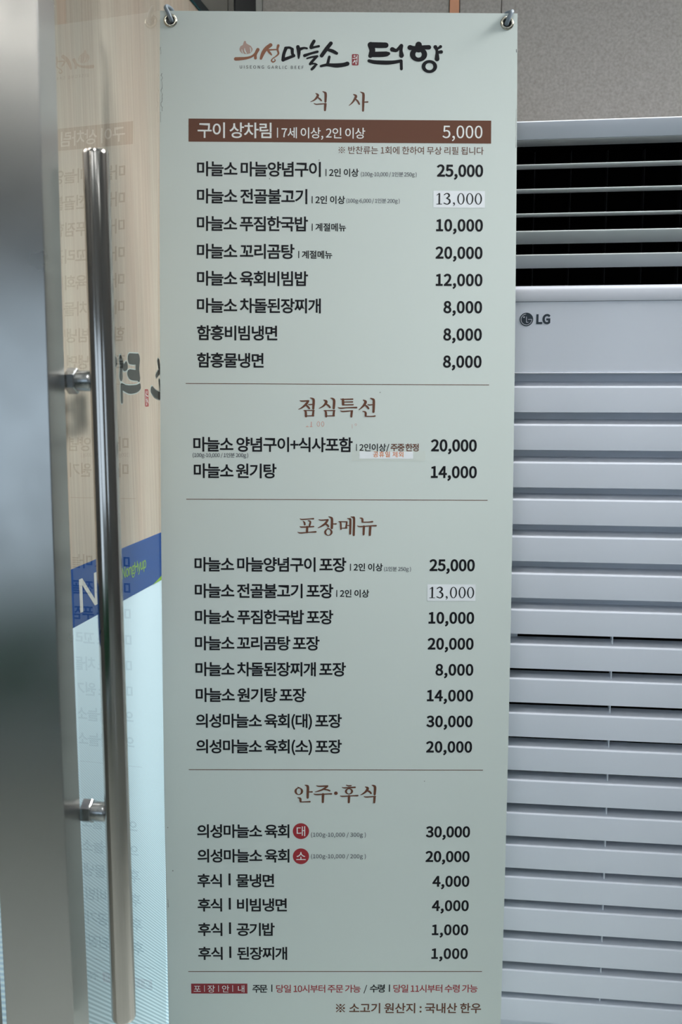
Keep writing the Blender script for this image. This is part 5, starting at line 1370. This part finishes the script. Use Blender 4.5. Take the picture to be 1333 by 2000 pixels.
# carcass: sides, back, dark cavity
bbox('side_panel', acf, (A0, AI0 - 0.0005, 0.002, 0.34, 0.02, zz(1.7267)), 'ac', ac, bev=0.004)
bbox('side_panel', acf, (AI1 + 0.0005, A1, 0.002, 0.34, 0.02, zz(1.7267)), 'ac', ac, bev=0.004)
bbox('back_panel', acf, (AI0, AI1, 0.30, 0.34, 0.02, zz(1.7267)), 'ac', ac)
bbox('cavity', acf, (AI0, AI1, 0.085, 0.0865, 0.02, zz(1.7267)), 'cavity', ac, label='dark inside of the outlet')
bbox('base', acf, (A0, A1, 0.004, 0.34, 0.0, 0.02), 'ac', ac)
# top cap with rounded upper edge
r = 0.003
prof = [(0.34, zz(1.7267) + 0.0005), (0.34, zt), (r, zt + 0.001)]
for k in range(7):
    t = radians(90 + 15 * k)
    prof.append((r + r * cos(t), zt - r + r * sin(t) + 0.001))
prof += [(0.009, zz(1.7267) + 0.002), (0.011, zz(1.7267) + 0.0005)]
v, f = extrude_profile(acf, prof, A0, A1)
o = obj('top_cap', v, f, 'ac', ac, smooth=True); fix_normals(o)
bbox('outlet_ceiling', acf, (AI0, AI1, 0.0125, 0.062, zz(1.7267) - 0.0008, zz(1.7267)), 'vane', ac)
bbox('outlet_ceiling', acf, (AI0, AI1, 0.062, 0.085, zz(1.7267) - 0.010, zz(1.7267)), 'cavity', ac)
# louvre vanes
for zv, ang, dep, th_ in ((1.6748, 0, 0.036, 0.0032), (1.6236, 0, 0.036, 0.0032), (1.5722, 0, 0.034, 0.0030), (1.5361, 27, 0.040, 0.004), (1.4858, 30, 0.040, 0.004)):
    z1 = zz(zv)
    a = radians(ang)
    pr = []
    rr = th_ / 2
    for k in range(7):   # rounded nose
        t = radians(90 + 30 * k)
        pr.append((rr + rr * cos(t), -rr + rr * sin(t)))
    pr += [(dep, -th_ * 0.7), (dep, -th_ * 0.25)]
    pr = [(0.006 + x * cos(a) + y * sin(a), z1 - x * sin(a) + y * cos(a)) for x, y in pr]
    v, f = extrude_profile(acf, pr, AI0, AI1)
    o = obj('vane', v, f, 'vane', ac, smooth=True); fix_normals(o)
# upright fins deep in the outlet
for k in range(7):
    a = 0.1205 + k * 0.0680
    bbox('inner_fin', acf, (a, a + 0.0016, 0.062, 0.084, zz(1.42), zz(1.7267) - 0.0105), 'inner_rib', ac)
# glossy lower bar: convex quarter with a lip
z1, z0 = zz(1.4193), zz(1.384)
pr = []
for k in range(9):
    t = radians(90 + 90 * k / 8)
    pr.append((0.020 + 0.020 * cos(t), z1 - 0.010 + 0.010 * sin(t)))
pr += [(-0.001, z0 + 0.004), (0.0, z0), (0.06, z0), (0.06, z1)]
v, f = extrude_profile(acf, pr, AI0, AI1)
o = obj('outlet_sill', v, f, 'ac_gloss', ac, smooth=True); fix_normals(o)
bbox('front_panel', acf, (AI0, AI1, 0.0015, 0.02, zz(1.2313), zz(1.3835)), 'ac', ac, bev=0.0008)
bbox('panel_lip', acf, (AI0, AI1, -0.0005, 0.02, zz(1.2280), zz(1.2311)), 'ac_gloss', ac, bev=0.0010)
# emblem and letters
def la(p, lift=0.0):
    return acf(p[0], 0.0013 - lift, p[1])
cx, cz, rb = 0.1083, zz(1.3457), 0.0126
sgl = empty('badge', acf(cx, 0, cz))
bpy.data.objects.remove(sgl)
v, f = ring(cx, cz, rb, rb, 0, 0, n=40)
bd = obj('badge_disc', [la(p, 0.0002) for p in v], f, 'badge', ac, label='round dark emblem')
arc = []
def arcbar(a0, a1, rr_, wd, n=18):
    vs = []
    for k in range(n + 1):
        t = radians(a0 + (a1 - a0) * k / n)
        for q in (rr_ - wd / 2, rr_ + wd / 2):
            vs.append((cx + q * cos(t), cz + q * sin(t)))
    return vs, [(2 * k, 2 * k + 1, 2 * k + 3, 2 * k + 2) for k in range(n)]
v, f = merge([arcbar(95, 360, rb * 0.80, 0.0009), flatbar(cx + rb * 0.25, cz, cx + rb * 0.84, cz, 0.0009), flatbar(cx, cz + rb * 0.42, cx, cz - rb * 0.46, 0.0009),
              flatbar(cx - 0.0004, cz - rb * 0.42, cx + rb * 0.3, cz - rb * 0.42, 0.0009), ring(cx - rb * 0.36, cz + rb * 0.34, 0.0014, 0.0014, 0, 0)])
obj('badge_line', [la(p, 0.0004) for p in v], f, 'ac_gloss', bd)
v, f = text_flat('LG', 0.1266, 0.1528, 0.0, 0.0222, 0.048)
obj('badge_letters', [la((p[0], zz(1.3457) - 0.0078 - p[1]), 0.0002) for p in v], f, 'badge', ac)
# slats
ZB = [1.1437, 1.0604, 0.9768, 0.8937, 0.8098, 0.7256, 0.642, 0.5616, 0.4814, 0.3997, 0.3191, 0.2391, 0.159, 0.0802, 0.0017, -0.0756, -0.1545, -0.2321, -0.3045]
prev = zz(1.2280)
for i, zb in enumerate(ZB):
    zb_ = zz(zb)
    zr = zb_ + 0.0563 * K
    rr = 0.0040
    pr = [(0.006, zb_), (0.0, zb_)]
    for k in range(6):
        t = radians(180 - 14 * k)
        pr.append((rr + rr * cos(t), zr - rr + rr * sin(t) + 0.0008))
    pr.append((0.026, zr + 0.0095))
    slot = i >= 7
    if slot:
        pr += [(0.026, zr + 0.006), (0.006, zr - 0.006)]
    else:
        pr += [(0.026, prev), (0.030, prev), (0.030, zr), (0.006, zr - 0.006)]
    v, f = extrude_profile(acf, pr, AI0, AI1)
    o = obj('slat', v, f, 'ac', ac, smooth=True); fix_normals(o)
    if slot:
        bbox('slat_bridge', acf, (0.2868, 0.2892, 0.006, 0.028, zr + 0.0035, prev - 0.0003), 'ac', ac)
        bbox('slot_end', acf, (AI0, AI0 + (0.040 if i == 7 else 0.01), 0.020, 0.030, zr + 0.0096, prev - 0.0003), 'ac', ac)
    prev = zb_
bbox('plinth', acf, (AI0, AI1, 0.012, 0.06, 0.0205, max(0.03, prev - 0.004)), 'ac', ac)
